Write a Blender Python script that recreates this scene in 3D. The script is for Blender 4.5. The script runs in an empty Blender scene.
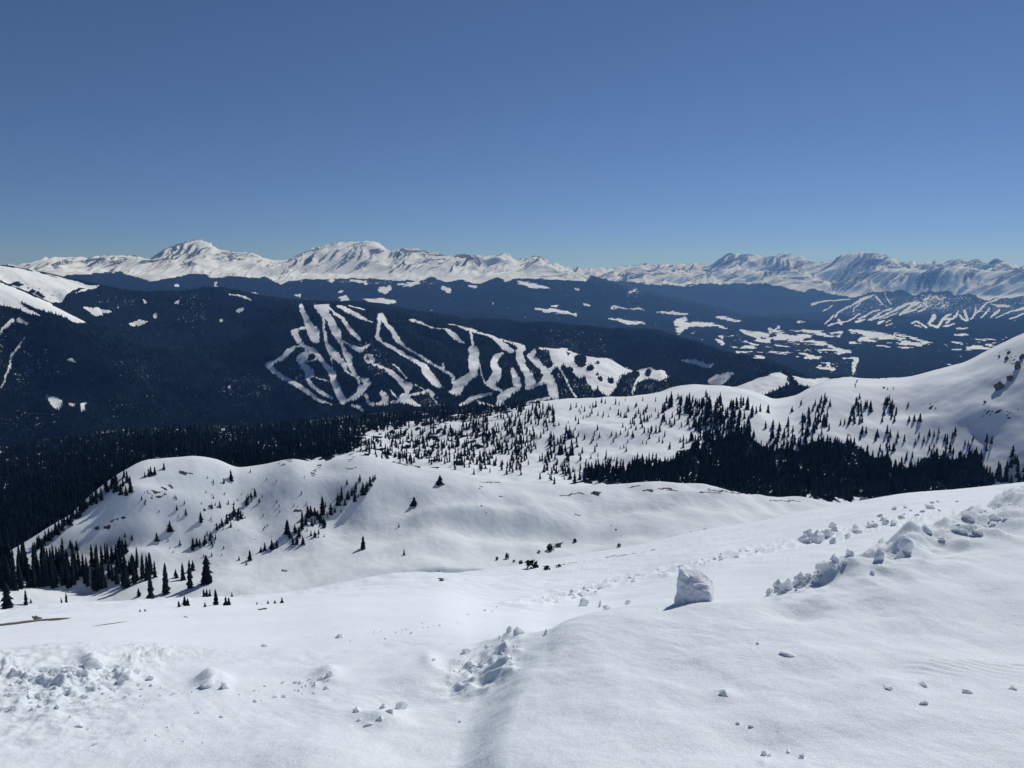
import bpy, math, random
import numpy as np

rng = np.random.default_rng(11)
random.seed(11)
R = math.radians
F = 773.0                      # focal length in pixels of a 1024 wide picture
PITCH = R(8.75)                # the camera looks this much below the horizontal
CP, SP = math.cos(PITCH), math.sin(PITCH)
scene = bpy.context.scene
col = scene.collection

# ------------------------------------------------------------------ numeric helpers
def ray(u, v):
    """picture direction -> azimuth and tangent of elevation"""
    u = np.asarray(u, float); v = np.asarray(v, float)
    x = (u - 512) / F; y = -(v - 384) / F
    X = x; Y = CP + y * SP; Z = -SP + y * CP
    return np.arctan2(X, Y), Z / np.hypot(X, Y)

def project(az, te):
    X, Y, Z = np.sin(az), np.cos(az), te
    f = np.maximum(Y * CP - Z * SP, 1e-3)
    return 512 + F * X / f, 384 - F * (Y * SP + Z * CP) / f

def pchip(x, y, q):
    x = np.asarray(x, float); y = np.asarray(y, float)
    h = np.diff(x); d = np.diff(y) / h
    m = np.zeros(len(x)); m[0], m[-1] = d[0], d[-1]
    for i in range(1, len(x) - 1):
        if d[i-1] * d[i] > 0:
            m[i] = 2 * d[i-1] * d[i] / (d[i-1] + d[i])
    q = np.clip(q, x[0], x[-1])
    i = np.clip(np.searchsorted(x, q) - 1, 0, len(x) - 2)
    t = (q - x[i]) / h[i]
    return ((2*t**3 - 3*t**2 + 1) * y[i] + (t**3 - 2*t**2 + t) * h[i] * m[i]
            + (3*t**2 - 2*t**3) * y[i+1] + (t**3 - t**2) * h[i] * m[i+1])

def _grad(ix, iy, seed):
    h = (ix.astype(np.int64) * 374761393 + iy.astype(np.int64) * 668265263 + seed * 1442695041) & 0xffffffff
    h = ((h ^ (h >> 13)) * 1274126177) & 0xffffffff
    h = (h ^ (h >> 16)) & 1023
    return _GX[h], _GY[h]
_a = np.linspace(0, 2 * math.pi, 1024, endpoint=False)
_GX, _GY = np.cos(_a).astype(np.float32), np.sin(_a).astype(np.float32)

def perlin(x, y, seed=0):
    x = np.asarray(x, float); y = np.asarray(y, float)
    x0 = np.floor(x); y0 = np.floor(y)
    fx = x - x0; fy = y - y0
    ix = x0.astype(np.int64); iy = y0.astype(np.int64)
    sx = fx*fx*fx*(fx*(fx*6-15)+10); sy = fy*fy*fy*(fy*(fy*6-15)+10)
    def c(i, j):
        gx, gy = _grad(ix + i, iy + j, seed)
        return gx * (fx - i) + gy * (fy - j)
    a = c(0, 0); b = c(1, 0); e = c(0, 1); g = c(1, 1)
    return (a + (b - a) * sx + ((e + (g - e) * sx) - (a + (b - a) * sx)) * sy) * 1.45

def fbm(x, y, octaves=4, seed=0, gain=.5, lac=2.03):
    s = 0; amp = 1
    for o in range(octaves):
        s = s + amp * perlin(x + 17.3 * o, y - 9.1 * o, seed + o)
        x = x * lac; y = y * lac; amp *= gain
    return s

def ridged(x, y, octaves=4, seed=0, gain=.5):
    s = 0; amp = 1; w = 1
    for o in range(octaves):
        n = 1 - np.abs(perlin(x + 31.7 * o, y + 5.3 * o, seed + o)) * 1.6
        n = np.clip(n, -1, 1) ** 2 * w
        w = np.clip(n * 1.4, 0, 1)
        s = s + amp * n
        x = x * 2.07; y = y * 2.07; amp *= gain
    return s

def in_poly(U, V, poly):
    p = np.asarray(poly, float); r = np.zeros(U.shape, bool)
    box = (U >= p[:, 0].min()) & (U <= p[:, 0].max()) & (V >= p[:, 1].min()) & (V <= p[:, 1].max())
    if not box.any(): return r
    u = U[box]; v = V[box]; k = np.zeros(u.shape, bool)
    for i in range(len(p)):
        (x1, y1), (x2, y2) = p[i], p[(i + 1) % len(p)]
        if y1 == y2: continue
        c = ((y1 > v) != (y2 > v)) & (u < (x2 - x1) * (v - y1) / (y2 - y1) + x1)
        k ^= c
    r[box] = k
    return r

def stroke(U, V, M, pts, soft=.8, gain=1.):
    """widen a polyline (u, v, width) into the mask M"""
    if len(pts) == 1: pts = [pts[0], (pts[0][0] + .01,) + tuple(pts[0][1:])]
    for (x1, y1, w1), (x2, y2, w2) in zip(pts[:-1], pts[1:]):
        m = max(w1, w2) / 2 + 2
        box = (U > min(x1, x2) - m) & (U < max(x1, x2) + m) & (V > min(y1, y2) - m) & (V < max(y1, y2) + m)
        if not box.any(): continue
        u = U[box]; v = V[box]
        dx, dy = x2 - x1, y2 - y1
        t = np.clip(((u - x1) * dx + (v - y1) * dy) / (dx*dx + dy*dy + 1e-9), 0, 1)
        d = np.hypot(u - x1 - t * dx, v - y1 - t * dy)
        val = np.clip(((w1 + (w2 - w1) * t) / 2 - d) / soft + .5, 0, 1) * gain
        M[box] = np.maximum(M[box], val)

def sm(a, b, x):
    t = np.clip((x - a) / (b - a), 0, 1)
    return t * t * (3 - 2 * t)

# ------------------------------------------------------------------ the lie of the land
AZ = np.radians(np.concatenate([np.arange(-70, -37, .8), np.arange(-37, 37.001, .068), np.arange(37.8, 70.1, .8)]))
NC = len(AZ)

def curve(pts):
    """(u, v, r) along a crest or a toe -> r and z on every azimuth"""
    p = np.array(pts, float)
    az, te = ray(p[:, 0], p[:, 1])
    return pchip(az, p[:, 2], AZ), pchip(az, te, AZ)

def knot(pts):
    r, te = curve(pts); return [r, te * r]

def R_of(pts):                  # (u, value) tables along the picture's middle row
    p = np.array(pts, float)
    return pchip(ray(p[:, 0], 400 + 0 * p[:, 0])[0], p[:, 1], AZ)

def bank(pts):                  # (u, v, depth below the eye)
    p = np.array(pts, float); az, te = ray(p[:, 0], p[:, 1])
    zz = -pchip(az, p[:, 2], AZ); return [zz / pchip(az, te, AZ), zz]
A0 = [np.full(NC, .45), np.full(NC, -1.74)]
A1 = bank([(-80,800,2.5),(200,800,2.42),(400,800,2.24),(500,800,2.1),(600,800,2.0),(720,800,1.97),(1100,800,1.97)])
A2 = bank([(-80,722,2.9),(0,720,2.87),(300,720,2.75),(400,720,2.62),(470,718,2.48),(540,712,2.34),(620,700,2.27),(720,688,2.25),(1024,660,2.28),(1090,655,2.28)])
B = bank([(-80,672,3.4),(0,668,3.4),(100,664,3.35),(210,678,3.2),(310,682,3.12),(370,674,3.08),(430,660,3.04),(470,652,2.98),
          (500,638,2.92),(520,629,2.88),(545,627,2.82),(570,616,2.78),(600,606,2.74),(640,600,2.7),(690,598,2.68),(740,597,2.66),(790,589,2.68),(830,573,2.72),
          (850,563,2.76),(880,553,2.8),(905,540,2.86),(940,531,2.92),(980,516,3.02),(1024,487,3.15),(1090,452,3.3)])
dip = R_of([(-80,.75),(300,.8),(430,.9),(520,1.2),(640,1.5),(1090,1.6)])
C = [B[0] + R_of([(-80,2.2),(400,2.2),(700,2.6),(1090,3.2)]), B[1] - dip]
# keep the dip just behind the crest but never above the long slope
D = knot([(-80,631,130),(0,624,130),(100,615,135),(200,607,140),(280,602,145),(340,592,150),(400,580,150),(470,572,150),(560,558,150),(640,545,150),
          (700,531,150),(760,521,150),(800,512,155),(860,501,160),(900,494,170),(960,489,180),(1024,482,190),(1090,474,190)])
E = [R_of([(-80,340),(200,350),(400,400),(560,420),(700,480),(860,620),(1090,780)]), None]
E[1] = E[0] * (D[1] / D[0] - .012)
E2 = knot([(-80,594,438),(0,592,440),(100,588,442),(200,577,446),(300,562,452),(400,547,460),(500,537,482),(600,526,512),(700,514,560),(800,507,650),(860,505,740),(960,500,820),(1090,490,860)])
Fc = knot([(-80,590,465),(0,557,472),(12,548,475),(60,524,485),(100,488,500),(125,471,505),(150,461,510),(190,457,515),(215,459,520),(240,466,522),
          (262,463,525),(290,458,525),(320,461,528),(340,457,530),(362,454,532),(385,457,535),(410,463,540),(440,469,545),(480,477,555),(520,483,565),
          (580,485,585),(650,482,610),(700,487,640),(740,493,670),(780,498,700),(830,501,750),(870,503,800),(920,499,840),(1024,488,880),(1090,480,880)])
G = [Fc[0] + 230, None]; G[1] = G[0] * (Fc[1] / Fc[0] - .03)
H = knot([(-80,452,2500),(0,447,2500),(60,437,2500),(130,429,2500),(250,425,2400),(360,415,2200),(420,411,2050),(450,408,1950),(500,406,1750),(540,404,1600),
          (560,402,1560),(640,398,1520),(700,391,1500),(722,390,1500),(740,392,1500),(760,399,1480),(775,405,1460),(793,402,1450),(808,394,1450),(825,387,1450),
          (850,384,1470),(880,384,1500),(903,382,1520),(928,375,1540),(963,365,1550),(993,350,1560),(1024,335,1560),(1090,305,1560)])
I = [R_of([(-80,3700),(200,3600),(600,3100),(1090,2900)]), None]; I[1] = I[0] * (H[1] / H[0] - .018)
K1 = knot([(-80,258,4700),(-20,277,4700),(0,283,4700),(40,300,4650),(85,323,4600),(120,338,4600),(160,350,4700),(205,350,4800),(245,337,5000),(270,318,5200),
          (296,306,5300),(320,304,5300),(345,305,5300),(380,312,5250),(420,319,5200),(450,324,5150),(480,331,5050),(512,340,5000),(560,347,4800),(600,356,4600),
          (635,370,4400),(660,371,4300),(675,382,4200),(700,392,4100),(725,391,4000),(750,382,4000),(780,373,4000),(800,377,4000),(853,377,4000),(880,386,4000),(1090,390,4000)])
K2 = knot([(-80,258,6200),(0,265,6200),(60,275,6200),(95,283,6200),(120,288,6300),(150,292,6400),(180,290,6500),(215,287,6500),(250,293,6500),(300,300,6500),
          (345,302,6500),(420,312,6400),(460,318,6300),(512,323,6200),(560,324,6100),(590,327,6000),(640,332,5900),(680,337,5700),(720,350,5400),(745,357,5300),
          (768,365,5200),(800,380,5100),(830,390,5000),(900,396,5000),(1090,400,5000)])
L = [(K1[0] + K2[0]) / 2, None]; L[1] = L[0] * (np.minimum(K1[1] / K1[0], K2[1] / K2[0]) - .006)
M = [R_of([(-80,8500),(560,8300),(700,6900),(1090,6600)]), R_of([(-80,-600),(400,-640),(600,-780),(720,-860),(1090,-870)])]
M2 = knot([(-80,300,10500),(300,308,10500),(500,312,11000),(600,317,12500),(700,320,13500),(800,321,14000),(1090,321,14000)])
N = knot([(-80,274,14000),(60,273,14000),(130,277,14000),(200,279,14000),(270,283,13800),(330,278,14000),(400,280,14000),(470,279,14000),(540,281,14000),(590,286,14500),
          (640,295,15000),(700,307,15500),(760,318,15800),(830,319,16000),(1090,317,16000)])
P1 = knot([(-80,268,16500),(0,269,16500),(32,266,16500),(45,262,16500),(70,260,16500),(85,261,16500),(100,257,16500),(112,256,16500),(135,256,16500),(147,259,16500),
          (165,250,16500),(180,245,16500),(198,242,16500),(208,244,16500),(220,250,16500),(232,251,16700),(250,254,16700),(262,258,16700),(276,262,16600),(293,259,16500),
          (313,251,16500),(338,243,16500),(348,242,16500),(366,242,16500),(378,244,16500),(392,252,16500),(406,249,16800),(426,251,16800),(446,256,16700),(468,257,16700),
          (488,258,16700),(506,256,16700),(519,263,16600),(537,258,16500),(547,263,16500),(562,269,16700),(592,277,17000),(640,291,17000),(700,304,16800),(760,315,16500),
          (830,316,16600),(1090,314,16600)])
Q = [np.full(NC, 19500.), None]; Q[1] = Q[0] * (P1[1] / P1[0] - R_of([(-80,.012),(560,.01),(700,.002),(800,.0005),(1090,.0005)]))
Q2 = knot([(-80,290,21000),(500,290,21000),(600,283,21500),(660,284,21500),(700,285,21500),(760,286,21500),(800,291,21500),(830,296,21500),(870,295,21500),(930,297,21500),(1024,296,21500),(1090,296,21500)])
P2a = knot([(-80,280,23000),(500,280,23000),(600,277,23000),(650,274,23000),(700,274,23000),(740,269,23000),(780,271,23000),(815,280,23000),(835,284,22800),(860,275,22800),(890,268,23000),
          (930,270,23000),(965,268,23000),(1000,271,23000),(1024,269,23000),(1090,267,23000)])
Q3 = [np.full(NC, 24500.), None]; Q3[1] = Q3[0] * (P2a[1] / P2a[0] - .004)
P2 = knot([(-80,274,26500),(500,274,26500),(574,271,26500),(607,271,26500),(629,267,26500),(647,266,26500),(682,266,26500),(697,264,26500),(709,265,26500),(724,257,26500),(734,255,26500),
          (747,255,26500),(762,258,26500),(770,259,26500),(785,254,26500),(800,255,26500),(820,263,26500),(832,261,26500),(843,256,26500),(860,252,26500),(878,254,26500),(900,262,26500),
          (918,264,26500),(943,261,26500),(960,259,26500),(968,261,26500),(977,260,26500),(985,263,26500),(995,258,26500),(1008,262,26500),(1020,267,26500),(1090,265,26500)])
Z9 = [np.full(NC, 33000.), np.full(NC, -500.)]

KN = [A0, A1, A2, B, C, D, E, E2, Fc, G, H, I, K1, L, K2, M, M2, N, P1, Q, Q2, P2a, Q3, P2, Z9]
NAMES = 'A0 A1 A2 B C D E E2 F G H I K1 L K2 M M2 N P1 Q Q2 P2a Q3 P2 Z9'.split()
CREST = {'B', 'D', 'F', 'H', 'K1', 'K2', 'P1', 'P2a', 'P2'}
kr = np.array([k[0] for k in KN]); kz = np.array([k[1] for k in KN])      # knots x columns
h = np.diff(kr, axis=0); d = np.diff(kz, axis=0) / h
ms = np.zeros_like(kr); ms[0], ms[-1] = d[0], d[-1]
for i in range(1, len(KN) - 1):
    same = d[i-1] * d[i] > 0
    ms[i] = np.where(same, 2 * d[i-1] * d[i] / np.where(same, d[i-1] + d[i], 1), 0)
    if NAMES[i] in CREST:
        t = kz[i] / kr[i]
        k_ = sm(0, .08, t - d[i]); ms[i] = ms[i] + (t - ms[i]) * k_          # tangent to the sight line: the crest is the outline
IDX = {n: i for i, n in enumerate(NAMES)}

def sheet(first, last, rows):
    """grid of points between two knots; rows = number of steps in each segment"""
    RR, ZZ, WW, SS, FF = [], [], [], [], []
    a, b = IDX[first], IDX[last]
    for s, n in zip(range(a, b), rows):
        t = np.linspace(0, 1, n + 1)
        if s > a: t = t[1:]
        t = t[:, None]
        r0, r1 = kr[s], kr[s+1]
        rr = r0 * (r1 / r0) ** t if np.median(r1 / r0) > 1.6 else r0 + (r1 - r0) * t
        q = (rr - r0) / (r1 - r0)
        z = ((2*q**3 - 3*q**2 + 1) * kz[s] + (q**3 - 2*q**2 + q) * h[s] * ms[s]
             + (3*q**2 - 2*q**3) * kz[s+1] + (q**3 - q**2) * h[s] * ms[s+1])
        w0 = .25 if NAMES[s] in CREST else 1.; w1 = .25 if NAMES[s+1] in CREST else 1.
        w = w0 + (w1 - w0) * q + 4 * q * (1 - q) * (1 - (w0 + w1) / 2)
        f = np.ones(rr.shape)                         # sheets share their borders exactly
        if s == a: f = f * sm(0, .12, q)
        if s == b - 1: f = f * sm(0, .25, 1 - q)
        RR.append(rr); ZZ.append(z); WW.append(w * f); SS.append(s + q); FF.append(f)
    r = np.vstack(RR); z = np.vstack(ZZ); w = np.vstack(WW); s = np.vstack(SS)
    az = np.broadcast_to(AZ, r.shape)
    return dict(r=r, z=z, w=w, s=s, f=np.vstack(FF), az=az, X=r * np.sin(az), Y=r * np.cos(az))

def uv(g):
    g['U'], g['V'] = project(g['az'], g['z'] / g['r'])

def mesh_grid(name, X, Y, Z, mat, attrs=None):
    nr, nc = Z.shape
    co = np.stack([X, Y, Z], -1).reshape(-1, 3).astype(np.float32)
    i = np.arange(nr * nc).reshape(nr, nc)
    q = np.stack([i[:-1, :-1], i[:-1, 1:], i[1:, 1:], i[1:, :-1]], -1).reshape(-1, 4)
    return mesh_raw(name, co, q, mat, attrs)

def mesh_raw(name, co, faces, mat, attrs=None, smooth=True, link=True):
    me = bpy.data.meshes.new(name)
    n, k = faces.shape
    me.vertices.add(len(co)); me.vertices.foreach_set('co', np.ascontiguousarray(co, np.float32).ravel())
    me.loops.add(n * k); me.loops.foreach_set('vertex_index', faces.astype(np.int32).ravel())
    me.polygons.add(n)
    me.polygons.foreach_set('loop_start', np.arange(0, n * k, k, dtype=np.int32))
    me.polygons.foreach_set('use_smooth', np.full(n, smooth))
    me.update(calc_edges=True)
    for an, val in (attrs or {}).items():
        at = me.attributes.new(an, 'FLOAT', 'POINT')
        at.data.foreach_set('value', np.ascontiguousarray(val, np.float32).ravel())
    if mat: me.materials.append(mat)
    if not link: return me
    o = bpy.data.objects.new(name, me); col.objects.link(o)
    return o

def structure(o, label):
    o['kind'] = 'structure'; o['label'] = label; o['category'] = o.name.split('.')[0].replace('_', ' ')
    return o

# ------------------------------------------------------------------ materials
def new_mat(name):
    m = bpy.data.materials.new(name); m.use_nodes = True
    nt = m.node_tree; b = nt.nodes['Principled BSDF']
    return m, nt, b
def node(nt, t, **kw):
    n = nt.nodes.new(t)
    for k, v in kw.items():
        if k.startswith('i_'):
            n.inputs[k[2:].replace('_', ' ')].default_value = v
        else: setattr(n, k, v)
    return n
def math_node(nt, op, a, b=None, clamp=False):
    n = nt.nodes.new('ShaderNodeMath'); n.operation = op; n.use_clamp = clamp
    for i, x in enumerate((a, b)):
        if x is None: continue
        if isinstance(x, (int, float)): n.inputs[i].default_value = x
        else: nt.links.new(x, n.inputs[i])
    return n.outputs[0]
def mix(nt, f, a, b):
    n = nt.nodes.new('ShaderNodeMix'); n.data_type = 'RGBA'
    for s, x in ((n.inputs['Factor'], f), (n.inputs['A'], a), (n.inputs['B'], b)):
        if isinstance(x, (int, float)): s.default_value = x
        elif isinstance(x, tuple): s.default_value = (*x, 1)
        else: nt.links.new(x, s)
    return n.outputs['Result']
def noise(nt, scale, detail=4, rough=.55, vec=None):
    n = nt.nodes.new('ShaderNodeTexNoise')
    n.inputs['Scale'].default_value = scale; n.inputs['Detail'].default_value = detail; n.inputs['Roughness'].default_value = rough
    if vec is None:
        g = nt.nodes.get('pos') or node(nt, 'ShaderNodeNewGeometry', name='pos')
        vec = g.outputs['Position']
    nt.links.new(vec, n.inputs['Vector'])
    return n.outputs['Fac']
def rng_map(nt, x, a, b, c=0., e=1.):
    n = nt.nodes.new('ShaderNodeMapRange'); n.interpolation_type = 'SMOOTHSTEP'
    nt.links.new(x, n.inputs['Value'])
    for k, v in zip(('From Min', 'From Max', 'To Min', 'To Max'), (a, b, c, e)): n.inputs[k].default_value = v
    return n.outputs['Result']

SNOW = (.79, .845, .885)
def snow_near():
    m, nt, b = new_mat('near_snow')
    n1 = noise(nt, 150, 3, .75); n2 = noise(nt, 34, 4, .65); n3 = noise(nt, 5, 4, .55)
    c = mix(nt, rng_map(nt, n1, .35, .68), (.68, .745, .785), (.91, .965, .99))
    nt.links.new(c, b.inputs['Base Color'])
    b.inputs['Roughness'].default_value = .5
    b.inputs['Specular IOR Level'].default_value = .3
    h1 = math_node(nt, 'ADD', math_node(nt, 'MULTIPLY', n1, .0046), math_node(nt, 'MULTIPLY', n2, .009))
    h2 = math_node(nt, 'ADD', h1, math_node(nt, 'MULTIPLY', n3, .03))
    bp = node(nt, 'ShaderNodeBump'); bp.inputs['Strength'].default_value = .6; bp.inputs['Distance'].default_value = 1.
    nt.links.new(h2, bp.inputs['Height']); nt.links.new(bp.outputs['Normal'], b.inputs['Normal'])
    # ice grains that catch the sun
    sp = rng_map(nt, noise(nt, 420, 1, .5), .70, .76)
    nt.links.new(math_node(nt, 'MULTIPLY', sp, .9), b.inputs['Specular IOR Level'])
    return m

def terrain_mat(name, fine, rock_soft=.08, forest=(.008, .015, .022), rock=(.10, .095, .095), bump=.0, edge=.5, snow=SNOW, coarse=None):
    """snow, with forest floor, rock and bare earth where the attributes say so"""
    m, nt, b = new_mat(name)
    n1 = noise(nt, fine, 5, .62)
    n2 = noise(nt, fine * .13, 4, .55)
    def att(a):
        x = node(nt, 'ShaderNodeAttribute', attribute_name=a)
        return x.outputs['Fac']
    def cut(a, k=edge, e=.08):
        x = math_node(nt, 'ADD', att(a), math_node(nt, 'MULTIPLY', math_node(nt, 'SUBTRACT', n1, .5), k * 2))
        return rng_map(nt, x, .5 - e, .5 + e)
    base = mix(nt, rng_map(nt, n2, .3, .7), tuple(c * .97 for c in snow), tuple(min(c * 1.03, .95) for c in snow))
    rk = mix(nt, rng_map(nt, n1, .35, .65), tuple(c * .65 for c in rock), tuple(c * 1.35 for c in rock))
    c = mix(nt, cut('rock', .9 if rock_soft < .085 else .4, rock_soft), base, rk)
    c = mix(nt, cut('earth', .6), c, (.12, .098, .08))
    fc = mix(nt, rng_map(nt, n1, .3, .7), tuple(c * .7 for c in forest), tuple(c * 1.4 for c in forest))
    c = mix(nt, cut('forest'), c, fc)
    nt.links.new(c, b.inputs['Base Color'])
    b.inputs['Roughness'].default_value = .8; b.inputs['Specular IOR Level'].default_value = 0
    if bump:
        bp = node(nt, 'ShaderNodeBump'); bp.inputs['Strength'].default_value = .7; bp.inputs['Distance'].default_value = bump
        nt.links.new(math_node(nt, 'ADD', n1, math_node(nt, 'MULTIPLY', n2, 3.)), bp.inputs['Height'])
        nt.links.new(bp.outputs['Normal'], b.inputs['Normal'])
    return m

def plain(name, c, rough=.85, scale=0, var=.35, bump=0):
    m, nt, b = new_mat(name)
    b.inputs['Roughness'].default_value = rough; b.inputs['Specular IOR Level'].default_value = 0
    if scale:
        n = noise(nt, scale, 4, .6)
        nt.links.new(mix(nt, rng_map(nt, n, .3, .7), tuple(x * (1 - var) for x in c), tuple(x * (1 + var) for x in c)), b.inputs['Base Color'])
        if bump:
            bp = node(nt, 'ShaderNodeBump'); bp.inputs['Distance'].default_value = bump
            nt.links.new(n, bp.inputs['Height']); nt.links.new(bp.outputs['Normal'], b.inputs['Normal'])
    else: b.inputs['Base Color'].default_value = (*c, 1)
    return m

MAT_NEAR = snow_near()
MAT_SLOPE = terrain_mat('slope_snow', 1.6, bump=.05)
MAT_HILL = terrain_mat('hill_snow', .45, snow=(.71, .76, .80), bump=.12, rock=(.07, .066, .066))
MAT_WOOD = terrain_mat('wooded_hill_ground', .3, snow=(.79, .84, .88), bump=.2, rock=(.075, .07, .072))
MAT_SKI = terrain_mat('ski_mountain_ground', .05, snow=(.86, .90, .93), edge=.30)
MAT_VALLEY = terrain_mat('valley_ground', .016, edge=.42, forest=(.007, .013, .022))  # forest tone lowered: the canopy's own shade is painted in
MAT_PEAK = terrain_mat('peak_ground', .02, rock_soft=.09, edge=.4, forest=(.007, .013, .022), rock=(.13, .15, .19))  # forest colour darkened to stand in for the self-shadow of the canopy
MAT_CROWN = plain('conifer_needles', (.013, .024, .031), .9, 3, .5)
MAT_CROWN2 = plain('conifer_needles_greyer', (.018, .028, .034), .9, 3, .5)
MAT_TRUNK = plain('conifer_bark', (.07, .055, .045), .9, 8, .3)
MAT_FOREST = plain('forest_needles', (.011, .021, .030), .9, .12, .45)
MAT_FAR = plain('far_forest_needles', (.010, .020, .030), .9, .006, .75)
MAT_ROCK = plain('grey_rock', (.12, .115, .115), .9, 1.2, .5, .2)
MAT_CHUNK = plain('snow_chunk', (.88, .91, .94), .6, 60, .05, .006)
MAT_BLOCK = plain('packed_snow', (.86, .89, .92), .5, 22, .07, .02)
for m_ in (MAT_CHUNK, MAT_BLOCK):
    b_ = m_.node_tree.nodes['Principled BSDF']
    b_.inputs['Subsurface Weight'].default_value = .4; b_.inputs['Subsurface Scale'].default_value = .02; b_.inputs['Subsurface Radius'].default_value = (1., 1., 1.)

# ------------------------------------------------------------------ shapes seen in the picture (u, v)
def z(ox, oy, pts):            # notes taken on an enlargement by four
    return [tuple([ox + p[0] / 4, oy + p[1] / 4] + [q / 4 for q in p[2:]]) for p in pts]
def Z1(*p): return z(0, 220, p)
def Z2(*p): return z(256, 220, p)
def Z3(*p): return z(512, 220, p)
def Z4(*p): return z(768, 220, p)

def zs(k, ox, oy, lines):
    return [[(ox + p[0] / k, oy + p[1] / k) + tuple(q / k for q in p[2:]) for p in l] for l in lines]
RUNS = zs(6.4, 260, 298, [
 [(262,48,22),(270,75,28),(290,115,35),(305,160,40),(320,190,50),(345,220,75),(350,255,60),(375,275,15)], [(295,185,12),(250,200,18),(218,225,38),(235,250,38),(258,285,30),(275,305,20)],
 [(280,305,12),(230,312,14),(180,340,30),(140,385,28),(100,405,18),(60,430,42),(90,470,30),(150,510,24),(220,545,30),(290,590,24),(360,640,24),(400,665,14),(470,682,5)],
 [(405,130,14),(412,190,14),(420,250,18),(430,300,22),(460,345,45),(500,385,50),(525,410,40),(545,450,22)],
 [(440,120,40),(470,185,45),(490,220,55),(515,270,30),(530,310,20),(550,360,35),(570,380,45),(570,420,30),(600,470,24),(615,500,20)],
 [(545,460,14),(580,490,10),(620,500,16),(650,530,50),(680,540,60),(650,580,50),(640,610,40),(600,640,40),(560,655,18),(525,660,36)],
 [(680,620,20),(690,660,16),(720,685,18),(770,670,12),(800,660,34),(800,620,34),(775,600,14)], [(450,65,10),(480,100,14),(530,130,20),(560,180,24),(585,215,30),(615,240,20),(640,265,12)],
 [(535,280,10),(570,295,10),(600,315,26),(640,335,28),(675,315,20),(695,295,10)], [(500,50,14),(540,70,28),(590,95,26),(630,115,24),(670,135,14),(715,155,8)], [(570,50,5),(620,65,6),(670,75,5)],
 [(690,365,18),(670,385,14),(695,410,18),(730,405,16),(715,375,16),(690,360,16)], [(740,425,10),(790,445,8),(815,455,10)],
 [(290,310,20),(310,340,45),(330,335,40),(270,385,60),(250,400,30),(290,440,36),(320,480,60),(300,510,20),(320,545,24),(360,585,22),(420,620,20),(465,645,12)],
 [(340,330,30),(370,365,28),(400,405,26),(440,455,30),(460,480,44),(475,530,40),(490,580,40),(515,630,45),(535,660,40)], [(290,405,8),(330,400,10),(355,390,16)], [(320,495,10),(370,515,8),(440,535,6)],
 [(590,685,14),(640,700,20),(660,720,16)], [(455,380,8),(462,430,8),(465,470,8)]]) + zs(6.4, 370, 305, [
 [(70,75,44),(60,120,24),(55,160,20),(45,205,22),(80,240,18),(140,270,22),(200,305,26),(250,335,22),(310,370,24),(350,395,40),(360,430,50),(400,475,50),(435,505,36),(460,525,14)],
 [(85,85,24),(105,125,26),(140,160,28),(160,205,34),(190,240,24),(230,270,12),(290,305,12),(350,345,14),(400,375,14),(450,405,16),(505,435,18),(540,465,16),(530,500,14)], [(470,400,14),(470,380,6)],
 [(255,95,10),(275,97,20),(330,115,12),(360,130,6),(420,148,5),(480,155,6),(510,175,28),(545,200,36),(575,230,22),(605,245,12)],
 [(500,122,6),(560,132,6),(600,148,12),(650,162,20),(700,180,12),(750,188,10),(790,205,16),(805,220,26)],
 [(645,170,14),(655,220,12),(660,265,12),(660,290,60),(670,320,60),(655,360,50),(665,400,60),(670,440,45),(620,475,45),(570,510,70),(555,545,60),(560,565,40),(505,555,8)], [(690,330,10),(700,390,10),(715,430,8),(735,500,6)],
 [(100,408,10),(130,430,28),(170,460,28),(200,495,36),(245,525,60),(240,570,26),(215,600,60),(180,615,20),(140,618,16)], [(245,610,40),(290,635,20),(320,645,10)], [(135,370,6),(170,395,12),(205,435,10),(235,465,8)],
 [(70,560,20),(100,590,45),(100,620,45),(60,632,16),(0,635,14)], [(130,545,6),(155,575,8),(185,600,12)], [(245,580,10),(300,570,12),(350,560,16),(380,545,20),(405,565,18)], [(290,510,5),(350,545,6)], [(385,570,10),(410,605,8),(435,640,6)],
 [(570,640,10),(610,625,18),(650,600,36),(700,585,20),(775,570,14)], [(690,615,12),(740,635,14),(800,655,12)], [(0,330,20),(20,375,20),(80,400,12)]]) + zs(7.68, 480, 315, [
 [(0,140,10),(60,155,14),(110,180,20),(150,205,36),(190,245,50),(240,275,40)], [(165,185,10),(220,205,14),(280,225,26),(325,255,45),(300,290,50),(310,340,60),(330,390,45),(370,460,60),(390,530,80),(360,550,40)],
 [(170,300,20),(130,320,50),(100,370,40),(130,430,60),(130,470,70),(80,520,60),(110,560,40),(155,580,20)],
 [(250,415,24),(270,470,50),(285,530,60),(300,560,30),(220,600,60),(160,640,60),(150,690,50),(200,710,20),(300,690,14),(450,655,14),(540,640,20)],
 [(420,280,30),(390,315,50),(440,370,50),(480,410,40),(520,470,60),(500,510,50),(440,540,16)], [(460,255,10),(500,258,10),(535,262,10),(555,330,30),(590,370,40),(560,410,30),(520,440,40)],
 [(530,480,60),(555,540,70),(570,600,70),(590,640,40)], [(610,400,20),(640,460,10),(680,530,14),(700,590,10),(735,630,14)], [(0,615,14),(80,605,20)], [(0,675,14),(50,685,16),(110,715,16)]])
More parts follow.
